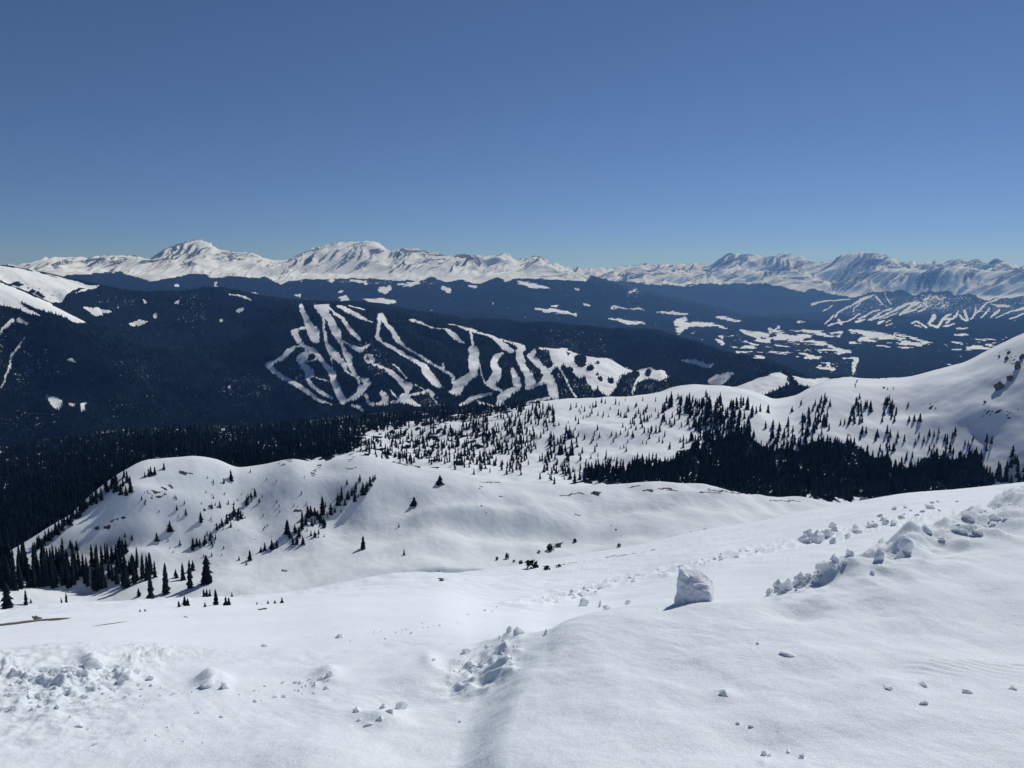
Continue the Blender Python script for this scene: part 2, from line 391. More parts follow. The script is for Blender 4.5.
RUN_POLYS = zs(6.4, 260, 298, [[(345,40),(445,38),(448,90),(460,135),(420,138),(395,120),(365,80)]]) + zs(7.68, 480, 315, [
 [(540,262),(640,255),(730,285),(860,330),(983,345),(1030,375),(1085,450),(1010,500),(985,620),(930,600),(905,560),(880,590),(840,530),(800,480),(760,500),(720,450),(650,380),(625,400),(590,380),(560,330)]]) + [
 Z3((300,545),(400,555),(450,590),(490,600),(440,620),(410,690),(380,705),(360,680),(340,600)), Z3((500,600),(550,592),(610,605),(625,630),(590,645),(540,635),(500,650),(490,700),(478,690),(490,650),(510,620))]
ISLANDS = [Z3((275,562,50)), Z3((312,592,26)), Z3((355,637,22)), Z3((398,642,26)), Z3((340,572,14)), Z3((545,612,26)), Z2((222,545,28)), Z2((345,548,14))] + zs(7.68, 480, 315, [[(690,420,44)], [(680,300,24)], [(840,405,50)], [(900,460,20)]]) + zs(6.4, 260, 298, [[(325,378,40)], [(650,540,20)], [(525,380,20)], [(430,190,24)]])
GLADES = [Z3((440,640),(490,625),(500,700),(440,715)), Z3((500,660),(620,640),(640,700),(510,715)), Z3((80,520),(140,515),(160,560),(120,590)), Z3((60,590),(130,620),(110,660),(70,650)),
          Z3((175,600),(240,640),(300,650),(330,700),(200,715)), Z2((100,570),(180,560),(200,660),(120,620)), Z2((380,500),(460,480),(560,600),(470,620)),
          Z2((620,680),(720,690),(760,750),(620,740))]
MASSIF = [Z1((0,180),(60,190),(180,215),(260,235),(340,255),(400,262),(330,268),(290,285),(230,310),(200,320),(120,270),(60,240),(0,225)),
          Z1((0,250),(60,270),(120,300),(190,330),(260,370),(345,415),(290,408),(230,385),(170,360),(110,335),(60,320),(0,300)),
          Z1((0,290),(60,310),(110,350),(165,385),(110,372),(60,350),(0,345)), Z1((-4000,-300),(-300,60),(0,170),(0,350),(-300,300),(-4000,200)),
          Z1((330,348),(380,350),(455,365),(430,375),(370,382)), Z1((510,410),(560,397),(590,405),(570,420),(520,422)),
          Z1((180,700),(225,705),(260,725),(245,760),(215,745)), Z1((275,730),(300,735),(295,748),(275,742)), Z1((320,735),(345,732),(340,765),(320,765))]
MASSIF_LINES = [Z1((100,470,10),(50,530,9),(40,590,9),(10,670,8)), Z1((45,405,16),(15,440,12),(0,455,10)), Z1((75,400,22),(110,415,12)), Z1((615,385,12),(625,378,14)),
                Z1((920,297,6),(960,303,10),(1000,318,6)), Z1((955,362,16),(970,355,12)), Z1((700,328,8),(715,326,8)), Z1((575,320,7),(578,330,7)), Z1((280,560,12),(295,570,10)), Z1((885,400,12)), Z1((920,665,10))]
SPECKLE = [(Z1((0,385),(120,390),(200,500),(300,560),(280,640),(160,650),(0,700)), .16), (Z1((0,450),(30,480),(10,640),(0,640)), .25), (Z1((400,700),(620,700),(640,790),(420,790)), .14),
           (Z1((830,650),(1020,600),(1100,700),(900,720)), .16), (Z1((380,300),(560,320),(480,360),(360,350)), .16), (Z1((0,760),(260,770),(240,830),(0,900)), .26),
           (Z1((450,560),(620,560),(640,640),(480,640)), .1), (Z1((720,290),(860,300),(820,440),(700,420)), .1), (Z3((60,420),(360,450),(380,540),(150,520)), .12)]
MEADOWS = [Z3((95,355,7),(150,362,15),(200,368,11),(255,378,7)), Z3((390,393,6),(430,400,13),(480,410,10),(530,414,5)), Z3((580,370,6),(640,368,11),(705,375,5)),
 Z3((690,398,16),(655,410,20),(700,420,25),(670,440,28)), Z3((700,422,18),(740,415,16),(800,418,13),(860,430,5)), Z3((820,388,9),(860,395,13),(910,405,6)),
 Z3((920,445,8),(960,455,18),(1020,460,18)), Z3((820,480,10),(840,492,18)), Z3((980,480,12),(1030,485,10)), Z3((970,548,8),(1010,548,8)), Z3((680,565,6),(740,568,20),(790,580,22),(805,572,8)),
 Z3((290,340,8),(310,343,5)), Z3((165,345,6),(185,342,6)), Z3((400,347,4),(520,357,4)), Z3((470,290,4),(500,275,6)), Z3((255,273,6),(265,275,6)),
 Z4((0,477,16),(60,470,22),(130,470,24),(170,465,10)), Z4((150,445,14),(190,450,13),(240,460,10),(285,466,6)), Z4((325,440,8),(370,447,18),(430,458,22),(500,470,15),(550,478,10)),
 Z4((510,455,8),(570,470,8),(640,492,8)), Z4((130,485,7),(230,488,7)), Z4((200,522,6),(280,518,8),(330,528,8)), Z4((150,548,8),(210,550,6)), Z4((330,492,10),(350,490,10)),
 Z4((350,562,22),(345,590,16),(340,610,10)), Z4((800,512,12),(840,508,22),(875,515,14)), Z4((750,459,5),(800,459,6)), Z4((240,575,12),(255,605,10)), Z4((175,337,8),(230,325,6)), Z4((10,450,8),(45,428,6)),
 Z4((120,405,5),(150,408,5)), Z4((370,478,18),(400,470,14))]
MEADOW_POLYS = [Z3((785,635),(850,612),(895,610),(865,635),(840,665),(800,675),(785,655))]
HILL_POLYS = [Z3((850,680),(940,650),(1020,622),(1075,605),(1100,625),(1110,655),(1040,690),(960,705)), Z4((120,655),(200,635),(340,628),(345,648),(250,660),(180,680)),
              Z4((90,622),(140,632),(200,640),(130,655))]
TOWN = [Z4((330,450),(520,470),(680,490),(620,505),(420,530),(330,500)), Z4((0,490),(260,485),(320,530),(160,560),(0,530)), Z4((150,555),(340,550),(350,620),(200,620)), Z3((820,460),(1024,450),(1024,540),(900,530)),
        Z4((680,490),(960,470),(980,520),(740,520)), Z4((0,430),(300,445),(300,470),(0,470))]
FAR_RUNS = zs(8, 810, 270, [
 [(120,430,10),(160,395,12),(190,360,10)], [(205,375,14),(215,345,14),(260,315,12),(330,285,14),(390,250,20),(450,220,24),(510,205,14)], [(145,445,12),(210,425,12),(300,410,10),(350,385,10),(395,350,10)], [(230,400,20),(250,430,24)],
 [(385,390,8),(440,370,12),(500,335,14),(560,315,10)], [(370,415,20),(440,395,10)], [(470,400,16),(530,365,14),(590,330,14),(650,310,16)], [(490,400,14),(580,370,14),(650,335,14),(720,300,24),(790,270,14),(850,258,14)],
 [(560,390,10),(620,375,8),(700,340,10)], [(720,355,16),(770,325,28),(810,290,20),(870,262,16)], [(760,345,10),(830,320,16),(880,290,20),(890,265,10)], [(870,330,12),(920,310,14),(940,290,14),(910,265,12)],
 [(525,215,10),(560,250,9),(590,285,7)], [(595,185,7),(620,230,9),(645,270,8)], [(350,330,8),(355,300,8),(400,270,8)], [(550,425,24),(590,405,12)], [(610,415,10),(650,400,10)], [(610,440,8),(660,430,8)],
 [(815,425,14),(850,410,12),(890,430,14),(930,460,18)], [(840,440,10),(890,455,10)], [(15,275,20),(60,265,14),(120,248,10),(240,235,8),(320,235,8)], [(100,330,8),(150,310,6),(180,285,6)]]) + zs(8, 896, 270, [
 [(260,430,16),(290,400,34),(305,370,36)], [(270,440,14),(330,455,22),(350,435,20),(370,400,24),(400,370,20),(440,355,12)], [(380,450,12),(430,440,16),(470,430,10)], [(400,425,16),(440,395,14),(480,370,20),(495,330,14)],
 [(390,400,12),(430,390,12)], [(510,360,14),(530,390,14),(570,405,16)], [(550,330,24),(560,365,20),(575,400,16)], [(600,390,14),(630,355,16),(635,300,10)], [(620,360,14),(660,330,12),(700,290,12),(730,260,12),(800,240,16)],
 [(680,380,12),(720,345,14),(750,305,12)], [(760,380,12),(800,345,24),(830,320,14)], [(800,385,6),(860,355,8),(910,330,14),(1000,312,16),(1100,290,16)], [(910,390,12),(960,375,14),(1000,355,10),(1080,330,10)], [(760,270,10),(830,290,20),(900,290,16)],
 [(480,467,6),(540,468,10),(595,455,10)], [(225,245,14),(260,220,12),(275,195,8)], [(280,240,8),(320,210,10),(360,250,6),(385,300,6)]])
FOOT = [Z2((500,278,20),(530,275,24),(515,285,20)), Z2((340,310,10),(355,320,34),(365,330,20)), Z2((440,320,8),(500,325,26),(550,328,16)), Z2((750,275,16),(770,280,22)), Z2((160,300,10),(175,303,8)), Z2((335,290,8),(345,285,6)),
        Z2((570,258,8),(620,258,14),(650,245,14)), Z2((850,262,8),(880,265,5)), Z3((30,250,14),(90,265,18),(150,275,8)), Z1((1010,295,12),(1030,298,12)), Z1((862,250,12),(866,285,7)), Z2((380,240,10),(440,250,8)), Z2((300,240,20)),
        Z1((700,262,5),(715,265,5))]
P1_TREES = [(-80,272),(40,275),(60,276),(85,274),(120,272),(140,278),(150,281),(165,279),(185,275),(205,274),(212,278),(225,277),(240,277),(256,278),(264,276),(272,280),(280,284),(290,281),(305,279),(330,279),
            (350,278),(375,279),(400,281),(420,280),(432,277),(445,282),(462,280),(480,284),(497,277),(506,281),(520,278),(540,279),(560,280),(585,281),(594,272),(605,240),(1090,200)]
P2_TREES = [(-80,290),(560,278),(600,279),(620,281),(660,284),(690,286),(700,283),(740,284),(768,283),(785,287),(805,292),(815,288),(838,296),(855,297),(880,291),(905,290),(915,296),(930,292),(945,291),(955,296),
            (970,293),(985,300),(1010,297),(1090,295)]

# ------------------------------------------------------------------ the sheets of land
def noise_uv(g, wl, amp, seed):
    """picture position shaken by ground noise, for ragged borders"""
    a = fbm(g['X'] / wl, g['Y'] / wl, 3, seed) * amp
    b = fbm(g['X'] / wl, g['Y'] / wl, 3, seed + 40) * amp
    return g['U'] + a, g['V'] + b

UNIQUE = [ # key, u, v(foot), w, h, label
 ('bank',401,709,14,13,'dark-sided snow chunk at the upper end of the small chunk row'), ('bank',384,708,8,9,'pale snow chunk standing left of the dark-sided one'), ('bank',357,711,11,6,'flat snow chunk left of the small row'), ('bank',360,720,5,4,'small snow chunk under the flat one'),
 ('bank',390,713,10,7,'jagged snow chunk below the dark-sided one'), ('bank',380,719,9,5,'low snow chunk in the middle of the small row'), ('bank',369,725,9,4,'lowest snow chunk at the tip of the small row'),
 ('bank',467,653,13,8,'rounded snow lump left of the chunk pile on the bank'), ('bank',487,648,7,6,'snow lump between the rounded one and the chunk pile'), ('bank',509,632,6,7,'round snow chunk at the top of the chunk pile'), ('bank',519,634,11,8,'long tilted snow chunk on the pile top'),
 ('bank',546,634,5,6,'small dark-sided snow chunk right of the pile'), ('slope',583,606,14,9,'wedge of snow on the back edge of the bank'), ('slope',600,607,3,8,'thin upright snow spike beside the wedge'), ('slope',628,604,7,5,'low snow lump right of the spike'), ('slope',607,609,9,4,'flat snow lump under the spike'),
 ('bank',787,654,19,5,'curved shell of wind-cut snow on the smooth bank'), ('bank',725,694,10,6,'crusty snow lump on the smooth bank'), ('bank',888,688,10,4,'low snow knob on the right of the smooth bank'), ('bank',922,685,10,5,'wind-cut snow knob right of the low one'), ('bank',924,704,8,5,'dark-sided snow knob under the wind-cut one'),
 ('bank',967,693,9,5,'snow knob near the rippled patch'), ('bank',1014,689,8,4,'snow knob by the right edge of the smooth bank'), ('bank',764,755,6,7,'upright snow chunk near the bottom of the bank'), ('bank',803,758,8,6,'rounded snow chunk at the bottom of the bank'), ('bank',788,752,6,4,'small snow chunk left of the rounded one at the bottom'),
 ('bank',769,756,5,4,'little snow chunk beside the upright one at the bottom'), ('bank',738,724,4,4,'small pointed snow crumb on the lower bank'), ('bank',751,727,6,4,'flat snow crumb right of the pointed one'), ('bank',758,644,4,4,'lone snow crumb right below the large block'),
 ('bank',905,549,14,12,'big rounded snow boulder on the right berm'), ('bank',926,533,11,8,'snow chunk above the big rounded boulder'), ('bank',900,557,10,6,'low snow chunk under the big rounded boulder'), ('bank',878,560,12,13,'pointed snow chunk left of the big rounded boulder'),
 ('bank',826,571,17,14,'wedge-shaped snow slab on the right berm'), ('bank',836,562,14,10,'snow slab leaning behind the wedge on the berm'), ('bank',850,556,10,7,'snow chunk right of the leaning slab'), ('bank',872,574,5,4,'snow crumb on the face below the berm'),
 ('bank',802,576,6,8,'upright snow chunk between the pile and the wedge'), ('bank',789,580,9,9,'topmost chunk of the snow pile at the berm end'), ('bank',778,588,12,10,'broad chunk at the left of the snow pile'), ('bank',786,589,10,9,'middle chunk of the snow pile at the berm end'), ('bank',770,592,8,7,'outermost chunk at the left tip of the snow pile'),
 ('slope',818,542,16,12,'square snow block behind the right berm'), ('slope',828,536,11,8,'snow block next to the square one behind the berm'), ('slope',836,531,10,6,'small snow block at the top of the row behind the berm'), ('slope',833,543,7,6,'snow lump below the row of blocks behind the berm'), ('slope',803,540,12,6,'flat snow block left of the square one'),
 ('slope',848,538,8,5,'snow lump right of the blocks behind the berm'), ('slope',871,526,10,4,'low dark-sided snow slab up the lane'), ('slope',858,533,10,5,'snow slab between the blocks and the lane'),
 ('bank',92,666,18,12,'crusted snow heap left on the debris line'), ('bank',107,673,11,5,'low lump right of the crusted heap'), ('bank',125,679,13,11,'hollow-sided snow chunk on the debris line'), ('bank',136,673,10,5,'flat lump behind the hollow-sided chunk'), ('bank',150,680,8,7,'pointed lump right of the hollow-sided chunk'),
 ('bank',211,683,22,9,'long ledge of snow on the debris line'), ('bank',225,688,8,10,'steep snow chunk at the right end of the ledge'), ('bank',113,690,6,4,'lone crumb below the hollow-sided chunk'), ('bank',39,696,5,5,'dark-sided crumb on the left debris field'), ('bank',8,671,14,6,'wide low lump at the left edge of the debris'),
 ('bank',71,718,6,4,'crumb above its twin low on the left field'), ('bank',79,727,9,4,'flat crumb low on the left field'), ('bank',95,745,5,4,'lowest lone crumb on the left field'), ('bank',198,713,5,4,'left one of two lone crumbs under the ledge'), ('bank',221,718,5,4,'right one of two lone crumbs under the ledge'),
 ('bank',331,676,10,8,'long snow clod at the end of the middle debris'), ('bank',322,679,9,6,'second snow clod of the middle debris'), ('bank',315,685,6,6,'round clod below the long one'), ('bank',460,722,3,4,'tiny spike of snow on the smooth drift'), ('bank',434,661,5,6,'peak of the sharp snow drift'),
 ('slope',340,638,9,4,'clod on the long slope above the middle debris'), ('slope',265,651,9,4,'clod at the left end of the long slope marks'),
]

SHEETS = {}
def grains(shape, seed):
    return np.random.default_rng(seed).random(shape)
def ragged(M, g, wl, k, seed):
    """a soft mask cut along a ragged, natural border"""
    return sm(.38, .62, M + k * fbm(g['X'] / wl, g['Y'] / wl, 3, seed) + .22 * k * (grains(M.shape, seed) - .5))
# --- the bank the camera stands on
g = sheet('A0', 'C', [70, 110, 130, 40]); uv(g)
U, V, X, Y = g['U'], g['V'], g['X'], g['Y']
dz = .05 * fbm(X / 1.7, Y / 1.7, 3, 1) + .010 * fbm(X / .33, Y / .33, 3, 5) * g['w']
wind = fbm((X * .8 + Y * .6) / .16, (Y * .8 - X * .6) / .9, 3, 7)
dz += .0055 * wind * sm(-.3, .4, fbm(X / 2.2, Y / 1.4, 2, 20))
ruff = sm(30, -10, np.abs(V - (665 + 18 * np.sin(U / 40)))) * sm(260, 120, U) + .5 * sm(90, 0, np.abs(V - 690)) * sm(190, 60, U)
dz += ruff * (.030 * ridged(X / .30, Y / .30, 3, 9) + .020 * fbm(X / .10, Y / .10, 3, 10) - .02) * sm(.1, .6, g['w'])
ruff2 = sm(55, 5, np.abs(V - (548 - (U - 850) * .30 + 18))) * sm(770, 850, U)
dz += ruff2 * (.13 * ridged(X / 1.5, Y / 1.5, 3, 12) - .06 + .05 * fbm(X / .5, Y / .5, 3, 13)) * sm(.05, .8, g['w'] + .2)
ruff3 = sm(26, 4, np.abs(V - (655 + (500 - U) * .30))) * sm(430, 470, U) * sm(530, 500, U)
dz += ruff3 * (.05 * ridged(X / .45, Y / .45, 3, 14) - .012)
lip = np.interp(V, [560, 600, 622, 645, 670, 700, 740, 800], [700, 640, 590, 556, 531, 515, 506, 498])
dz += .115 * (sm(-52, 6, U - lip) - 1) * sm(-200, -60, U - lip) * sm(614, 668, V)
dz += .0035 * np.sin(2 * math.pi * (g['r'] + .12 * perlin(X / .5, Y / .5, 17)) / .085) * sm(14, 4, np.abs(V - 669)) * sm(870, 930, U)
churn = np.maximum(ruff * .8, np.maximum(ruff3, sm(22, 4, np.abs(V - np.interp(U, [740, 800, 850, 905, 940, 1024], [598, 578, 562, 540, 532, 505]))) * sm(745, 790, U)))
dz += churn * (.034 * fbm(X / .17, Y / .17, 3, 18) + .045 * ridged(X / .55, Y / .4, 3, 19) - .025)
def lump(u, v, su, sv, hgt):
    return hgt * np.exp(-((U - u) / su) ** 2 - ((V - v) / sv) ** 2)
for L_ in [(92,664,9,7,.16),(125,675,16,6,.08),(211,682,14,7,.16),(330,676,14,6,.10),(405,668,50,9,.07),(430,657,9,6,.09),(400,690,40,8,-.03),(452,672,20,6,-.03),(430,662,16,5,.06),
           (380,716,26,8,.07),(905,545,18,12,.10),(850,572,22,9,.12),(965,525,30,10,.10),(800,612,30,8,-.07),(870,610,40,10,-.05),(930,600,50,20,.06),(880,690,26,7,.025),(925,690,20,6,-.02),
           (725,695,14,6,.02),(760,735,60,14,-.03),(820,660,60,14,.03),(640,700,40,30,.015),(696,604,26,4,.035)]:
    dz += lump(*L_) * g['w'].clip(.3, 1)
px_m = np.hypot(g['r'], g['z']) / F
for key, u, v, w_, h_, lab in UNIQUE:            # loose snow banked up round the larger lumps
    if key == 'bank' and w_ > 5: dz += .22 * h_ * px_m * np.exp(-((U - u) / (w_ * .85)) ** 2 - ((V - v + .25 * h_) / (h_ * .8)) ** 2)
g['z'] = g['z'] + dz * sm(.5, 2.2, g['r']) * g['f']
uv(g); SHEETS['bank'] = g
# carry the bank round behind the camera so that there is ground on every side
structure(mesh_grid('snow_bank', g['X'], g['Y'], g['z'], MAT_NEAR), 'smooth sparkling snow bank in front of the viewer')
nb = 60
azb = np.concatenate([np.linspace(R(70), R(290), nb)])
tb = np.linspace(0, 1, nb)[None, :]
rb = np.array([.45, 1, 2, 4, 7, 12, 20, 35])[:, None] + 0 * tb
zl = np.interp(rb[:, 0], g['r'][:, -1], g['z'][:, -1]); zr = np.interp(rb[:, 0], g['r'][:, 0], g['z'][:, 0])
zb = zl[:, None] * (1 - tb) + zr[:, None] * tb
zb = zb + np.sin(tb * math.pi) * (-1.72 - zb) * .6
structure(mesh_grid('snow_ground', rb * np.sin(azb)[None, :], rb * np.cos(azb)[None, :], zb - .004, MAT_NEAR), 'level snow ground behind and around the viewer')

# --- the long slope under the bank
g = sheet('C', 'E', [240, 40]); uv(g)
U, V, X, Y = g['U'], g['V'], g['X'], g['Y']
far = sm(10, 60, g['r'])
dz = (.35 * far + .05) * fbm(X / 22, Y / 22, 3, 21) + .06 * fbm((X * .9 + Y * .45) / 1.2, (Y * .9 - X * .45) / 6, 3, 23) * (.3 + far)
al = X * .94 + Y * .34; ac = Y * .94 - X * .34           # wind-packed streaks along the slope
dz += far * (.26 * fbm(al / 26, ac / 3.2, 3, 29) + .09 * ridged(al / 40, ac / 7, 2, 30)) + .012 * fbm(al / 2.5, ac / .4, 3, 32)
trk = sm(9, 2, np.abs(V - np.interp(U, [300, 420, 520, 600, 700, 780, 860, 1024], [642, 622, 606, 590, 568, 546, 528, 505])))
dz += trk * (.22 * ridged(X / 2.2, Y / 2.2, 3, 25) - .1) * sm(12, 30, g['r'])
g['z'] = g['z'] + dz * g['w']; uv(g); U, V = g['U'], g['V']
Un, Vn = noise_uv(g, 3., 1.2, 27)
earth = np.zeros(U.shape)
for s_ in [[(-60,629,4),(0,625,4),(20,622.5,3.5),(40,620.5,2.5),(80,618,1.5),(95,616,.6)], [(83,630,1.6),(88,629.5,1.6)], [(92,626.5,.6),(127,621,.6)], [(79,642,.6),(85,641.5,1)], [(184,616.5,.8),(188,617.5,1.2)],
           [(562,565,.4),(600,559,1.),(640,552.5,1.2),(672,546,.5)], [(438,579,1),(446,578,1.3)], [(258,609,.8),(266,608,1)]]:
    stroke(Un, Vn, earth, s_, 1.)
earth *= .35 + .75 * sm(-.35, .25, fbm(X / 2.2, Y / 2.2, 3, 28))
SHEETS['slope'] = g
structure(mesh_grid('snow_slope', X, Y, g['z'], MAT_SLOPE, {'earth': earth, 'rock': np.zeros(U.shape), 'forest': np.zeros(U.shape)}), 'wind-packed snow slope falling away below the bank')

# --- the rounded knoll across the bowl
g = sheet('E', 'G', [60, 230, 30]); uv(g)
U, V, X, Y = g['U'], g['V'], g['X'], g['Y']
face = sm(6.9, 7.4, g['s']) * sm(8.05, 7.85, g['s'])
dz = 7.0 * fbm(X / 95, Y / 95, 3, 31) * g['w'] + 1.0 * fbm((X * .8 - Y * .6) / 30, (X * .6 + Y * .8) / 60, 3, 33) * (.25 + face) * g['w'].clip(.3, 1)
dz += .22 * fbm(X / 7, Y / 7, 3, 35) * g['w']
for u, v, su, sv, hg in [(150,505,45,14,5.),(120,545,60,10,-4.),(60,530,28,14,4.),(230,500,30,26,-4.),(330,480,40,14,5.),(345,520,26,22,-5.),(480,520,60,8,4.),(560,535,70,7,-4.),(660,512,60,6,-4.),(720,500,60,4,3.)]:
    dz += hg * np.exp(-((U - u) / su) ** 2 - ((V - v) / sv) ** 2) * g['w']
g['z'] = g['z'] + dz * g['f']; uv(g); U, V = g['U'], g['V']
Un, Vn = noise_uv(g, 9., 1.6, 37)
earth = np.zeros(U.shape); rock = np.zeros(U.shape)
for s_ in [[(591,492.5,2),(601,492,2.6)], [(559,495.5,1.2),(584,493.5,1.2)], [(629,487,1),(640,486,1.4)], [(644,490,2),(652,490.5,2)], [(658,487.5,1.6),(678,491,1.6)], [(708,489,1.2),(740,493.5,1)], [(480,482,1),(500,483,1)],
           [(700,492,1),(722,493,1)], [(770,500,1),(800,501,1)], [(575,514,1.5),(580,515,1.5)], [(392,461,1),(420,467,1.2)]]:
    stroke(Un, Vn, earth, s_, 1.1, .9)
for s_ in [[(145,493,5),(170,487,7)], [(150,498,5),(165,496,4)], [(110,521,3),(124,518,3)], [(90,530,5),(108,527,5)], [(75,542,4),(62,545,3)], [(180,473,6),(192,476,4)], [(280,464,6),(290,460,5)], [(312,474,7),(320,465,5)],
           [(342,469,4),(356,468,4)], [(350,460,3),(356,456,2)], [(480,487,4),(484,492,4)], [(499,495,4),(503,497,3)], [(480,505,2),(486,512,3)], [(612,526,3),(617,533,3)], [(704,529,4),(711,531,3)], [(690,532,2),(700,531,2)],
           [(552,547,7),(560,543,6)], [(412,500,5),(416,497,4)], [(283,571,3),(290,573,3)], [(240,566,6),(246,564,4)], [(296,513,8),(300,508,5)], [(320,516,8)], [(338,497,9)], [(205,510,5),(212,506,4)], [(256,541,4)],
           [(350,530,3)], [(388,532,2)], [(354,526,2)]]:
    stroke(Un, Vn, rock, s_, 1.5, .62)
rock = sm(.5, .75, rock * (.5 + 1.2 * sm(-.1, .5, fbm((X + Y * .4) / 5, (Y - X * .4) / 2.2, 3, 38))))
SHEETS['knoll'] = g
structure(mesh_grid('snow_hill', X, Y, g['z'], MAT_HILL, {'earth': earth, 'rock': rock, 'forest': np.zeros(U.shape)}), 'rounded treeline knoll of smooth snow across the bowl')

# --- the wooded ridge behind it
g = sheet('G', 'I', [230, 40]); uv(g)
U, V, X, Y = g['U'], g['V'], g['X'], g['Y']
dz = 16 * fbm(X / 260, Y / 260, 3, 41) * g['w'] + 2.6 * fbm(X / 60, Y / 60, 3, 43) * g['w'].clip(.2, 1) + 0.35 * fbm(X / 14, Y / 14, 2, 45) * g['w']
for u, v, su, sv, hg in [(600,425,60,10,9.),(560,445,50,12,-8.),(690,430,40,12,-8.),(900,410,40,10,-10.),(985,420,30,12,9.),(960,400,40,20,8.),(830,440,20,20,-6.)]:
    dz += hg * np.exp(-((U - u) / su) ** 2 - ((V - v) / sv) ** 2) * g['w']
g['z'] = g['z'] + dz * g['f']; uv(g); U, V = g['U'], g['V']
DARKWOOD = [(-2000,440),(0,420),(60,414),(130,406),(250,402),(360,395),(430,390),(500,388),(556,392),(520,408),(480,416),(430,421),(362,430),(335,452),(290,470),(250,520),(0,640),(-2000,700)]
Un, Vn = noise_uv(g, 45., 9., 47)
forest = in_poly(Un, Vn, DARKWOOD) * .95
HALF = [(290,470),(360,440),(362,434),(430,424),(490,416),(500,436),(460,470),(380,464)]
forest = np.maximum(forest, in_poly(Un, Vn, HALF) * sm(.0, .35, fbm(X / 22, Y / 40, 3, 49) - .1) * .8)
WOODS = [(567,484),(600,470),(637,465),(672,464),(684,452),(700,444),(727,438),(745,434),(760,444),(768,452),(800,452),(820,442),(850,444),(868,456),(885,456),(890,472),(915,466),(943,450),(953,458),(973,454),(978,462),(983,470),(996,488),
         (918,494),(860,500),(768,499),(700,492),(640,486)]
forest = np.maximum(forest, in_poly(Un, Vn, WOODS) * .8)
forest = forest * (1 - .9 * (np.abs(U - 512) < 640) * (grains(U.shape, 44) < .10 * sm(-.2, .5, fbm(X / 70, Y / 70, 3, 46))))
forest = np.where((g['s'] > 10.2) | ((g['s'] > 10.03) & (U < 540)), .9, forest)
rock = np.zeros(U.shape)
for s_ in [[(1000,385,7)], [(985,412,5),(1005,419,8),(1012,415,6)], [(930,405,5),(938,404,4)], [(1005,355,4),(1022,364,7)], [(1010,376,7)], [(958,405,3),(970,412,3)]]:
    stroke(Un, Vn, rock, s_, 2.5, .62)
rock = sm(.5, .8, rock * (.5 + 1.2 * sm(-.1, .5, fbm(X / 9, Y / 5, 3, 48))))
SHEETS['wood'] = g
structure(mesh_grid('wooded_hill', X, Y, g['z'], MAT_WOOD, {'earth': np.zeros(U.shape), 'rock': rock, 'forest': forest}), 'snowy ridge with dark conifer woods behind the knoll')

# --- the ski mountain and the bald massif on its left
g = sheet('I', 'M', [250, 12, 70, 14]); uv(g)
U, V, X, Y = g['U'], g['V'], g['X'], g['Y']
dz = (60 * fbm(X / 900, Y / 900, 4, 51) - 42 * (ridged(X / 700, Y / 700, 3, 53) - .8)) * g['w'] * sm(3000, 4200, g['r'])
dz += 5 * fbm(X / 80, Y / 80, 3, 55) * g['w'].clip(.2, 1)
g['z'] = g['z'] + dz * g['f']; uv(g); U, V = g['U'], g['V']
Un, Vn = noise_uv(g, 110., 1.5, 57)
open_ = np.zeros(U.shape)
for s_ in [[(a, b, c * 1.06 + .2) for a, b, c in l] for l in RUNS]: stroke(U + (Un - U) * .45, V + (Vn - V) * .45, open_, s_, 1.8)
for s_ in MASSIF_LINES: stroke(Un, Vn, open_, s_, 2.4)
for p in RUN_POLYS + MASSIF + HILL_POLYS + MEADOW_POLYS: open_ = np.maximum(open_, in_poly(Un, Vn, p) * 1.)
for s_ in MEADOWS: stroke(Un, Vn, open_, s_, .9)
isl = np.zeros(U.shape)
for s_ in ISLANDS: stroke(Un, Vn, isl, s_, 1.5)
open_ = ragged(open_ * (1 - isl), g, 30., .36, 58)
spk = np.zeros(U.shape)
for p in GLADES: spk = np.maximum(spk, in_poly(Un, Vn, p) * .30)
for p, a in SPECKLE: spk = np.maximum(spk, in_poly(Un, Vn, p) * a)
back = (g['s'] > 12.15) & (g['s'] < 13.02)
bowl = in_poly(Un, Vn, Z1((0,215),(100,235),(200,258),(340,262),(400,264),(290,300),(260,330),(200,330),(120,290),(60,262),(0,245)))
open_ = np.maximum(open_, bowl * sm(-.25, .1, fbm(X / 60, Y / 260, 3, 59) + .02))
spk = spk * (.5 + sm(-.2, .5, fbm(X / 90, Y / 90, 3, 50)))
spk = np.maximum(spk * .75, .003)
forest = np.where(back & (U > 130), 1, 1 - np.maximum(open_, (grains(U.shape, 51) < spk) * (np.abs(U - 512) < 640) * .60))
rock = in_poly(Un, Vn, Z1((0,215),(120,260),(300,275),(200,320),(100,270),(0,230))) * .30  # the bowl's shade put into the colour: its snow greyed through the rock mask
g['forest'] = forest; SHEETS['ski'] = g
structure(mesh_grid('ski_mountain', X, Y, g['z'], MAT_SKI, {'earth': np.zeros(U.shape), 'rock': rock, 'forest': forest}), 'dark forested mountain with white ski runs cut into it')

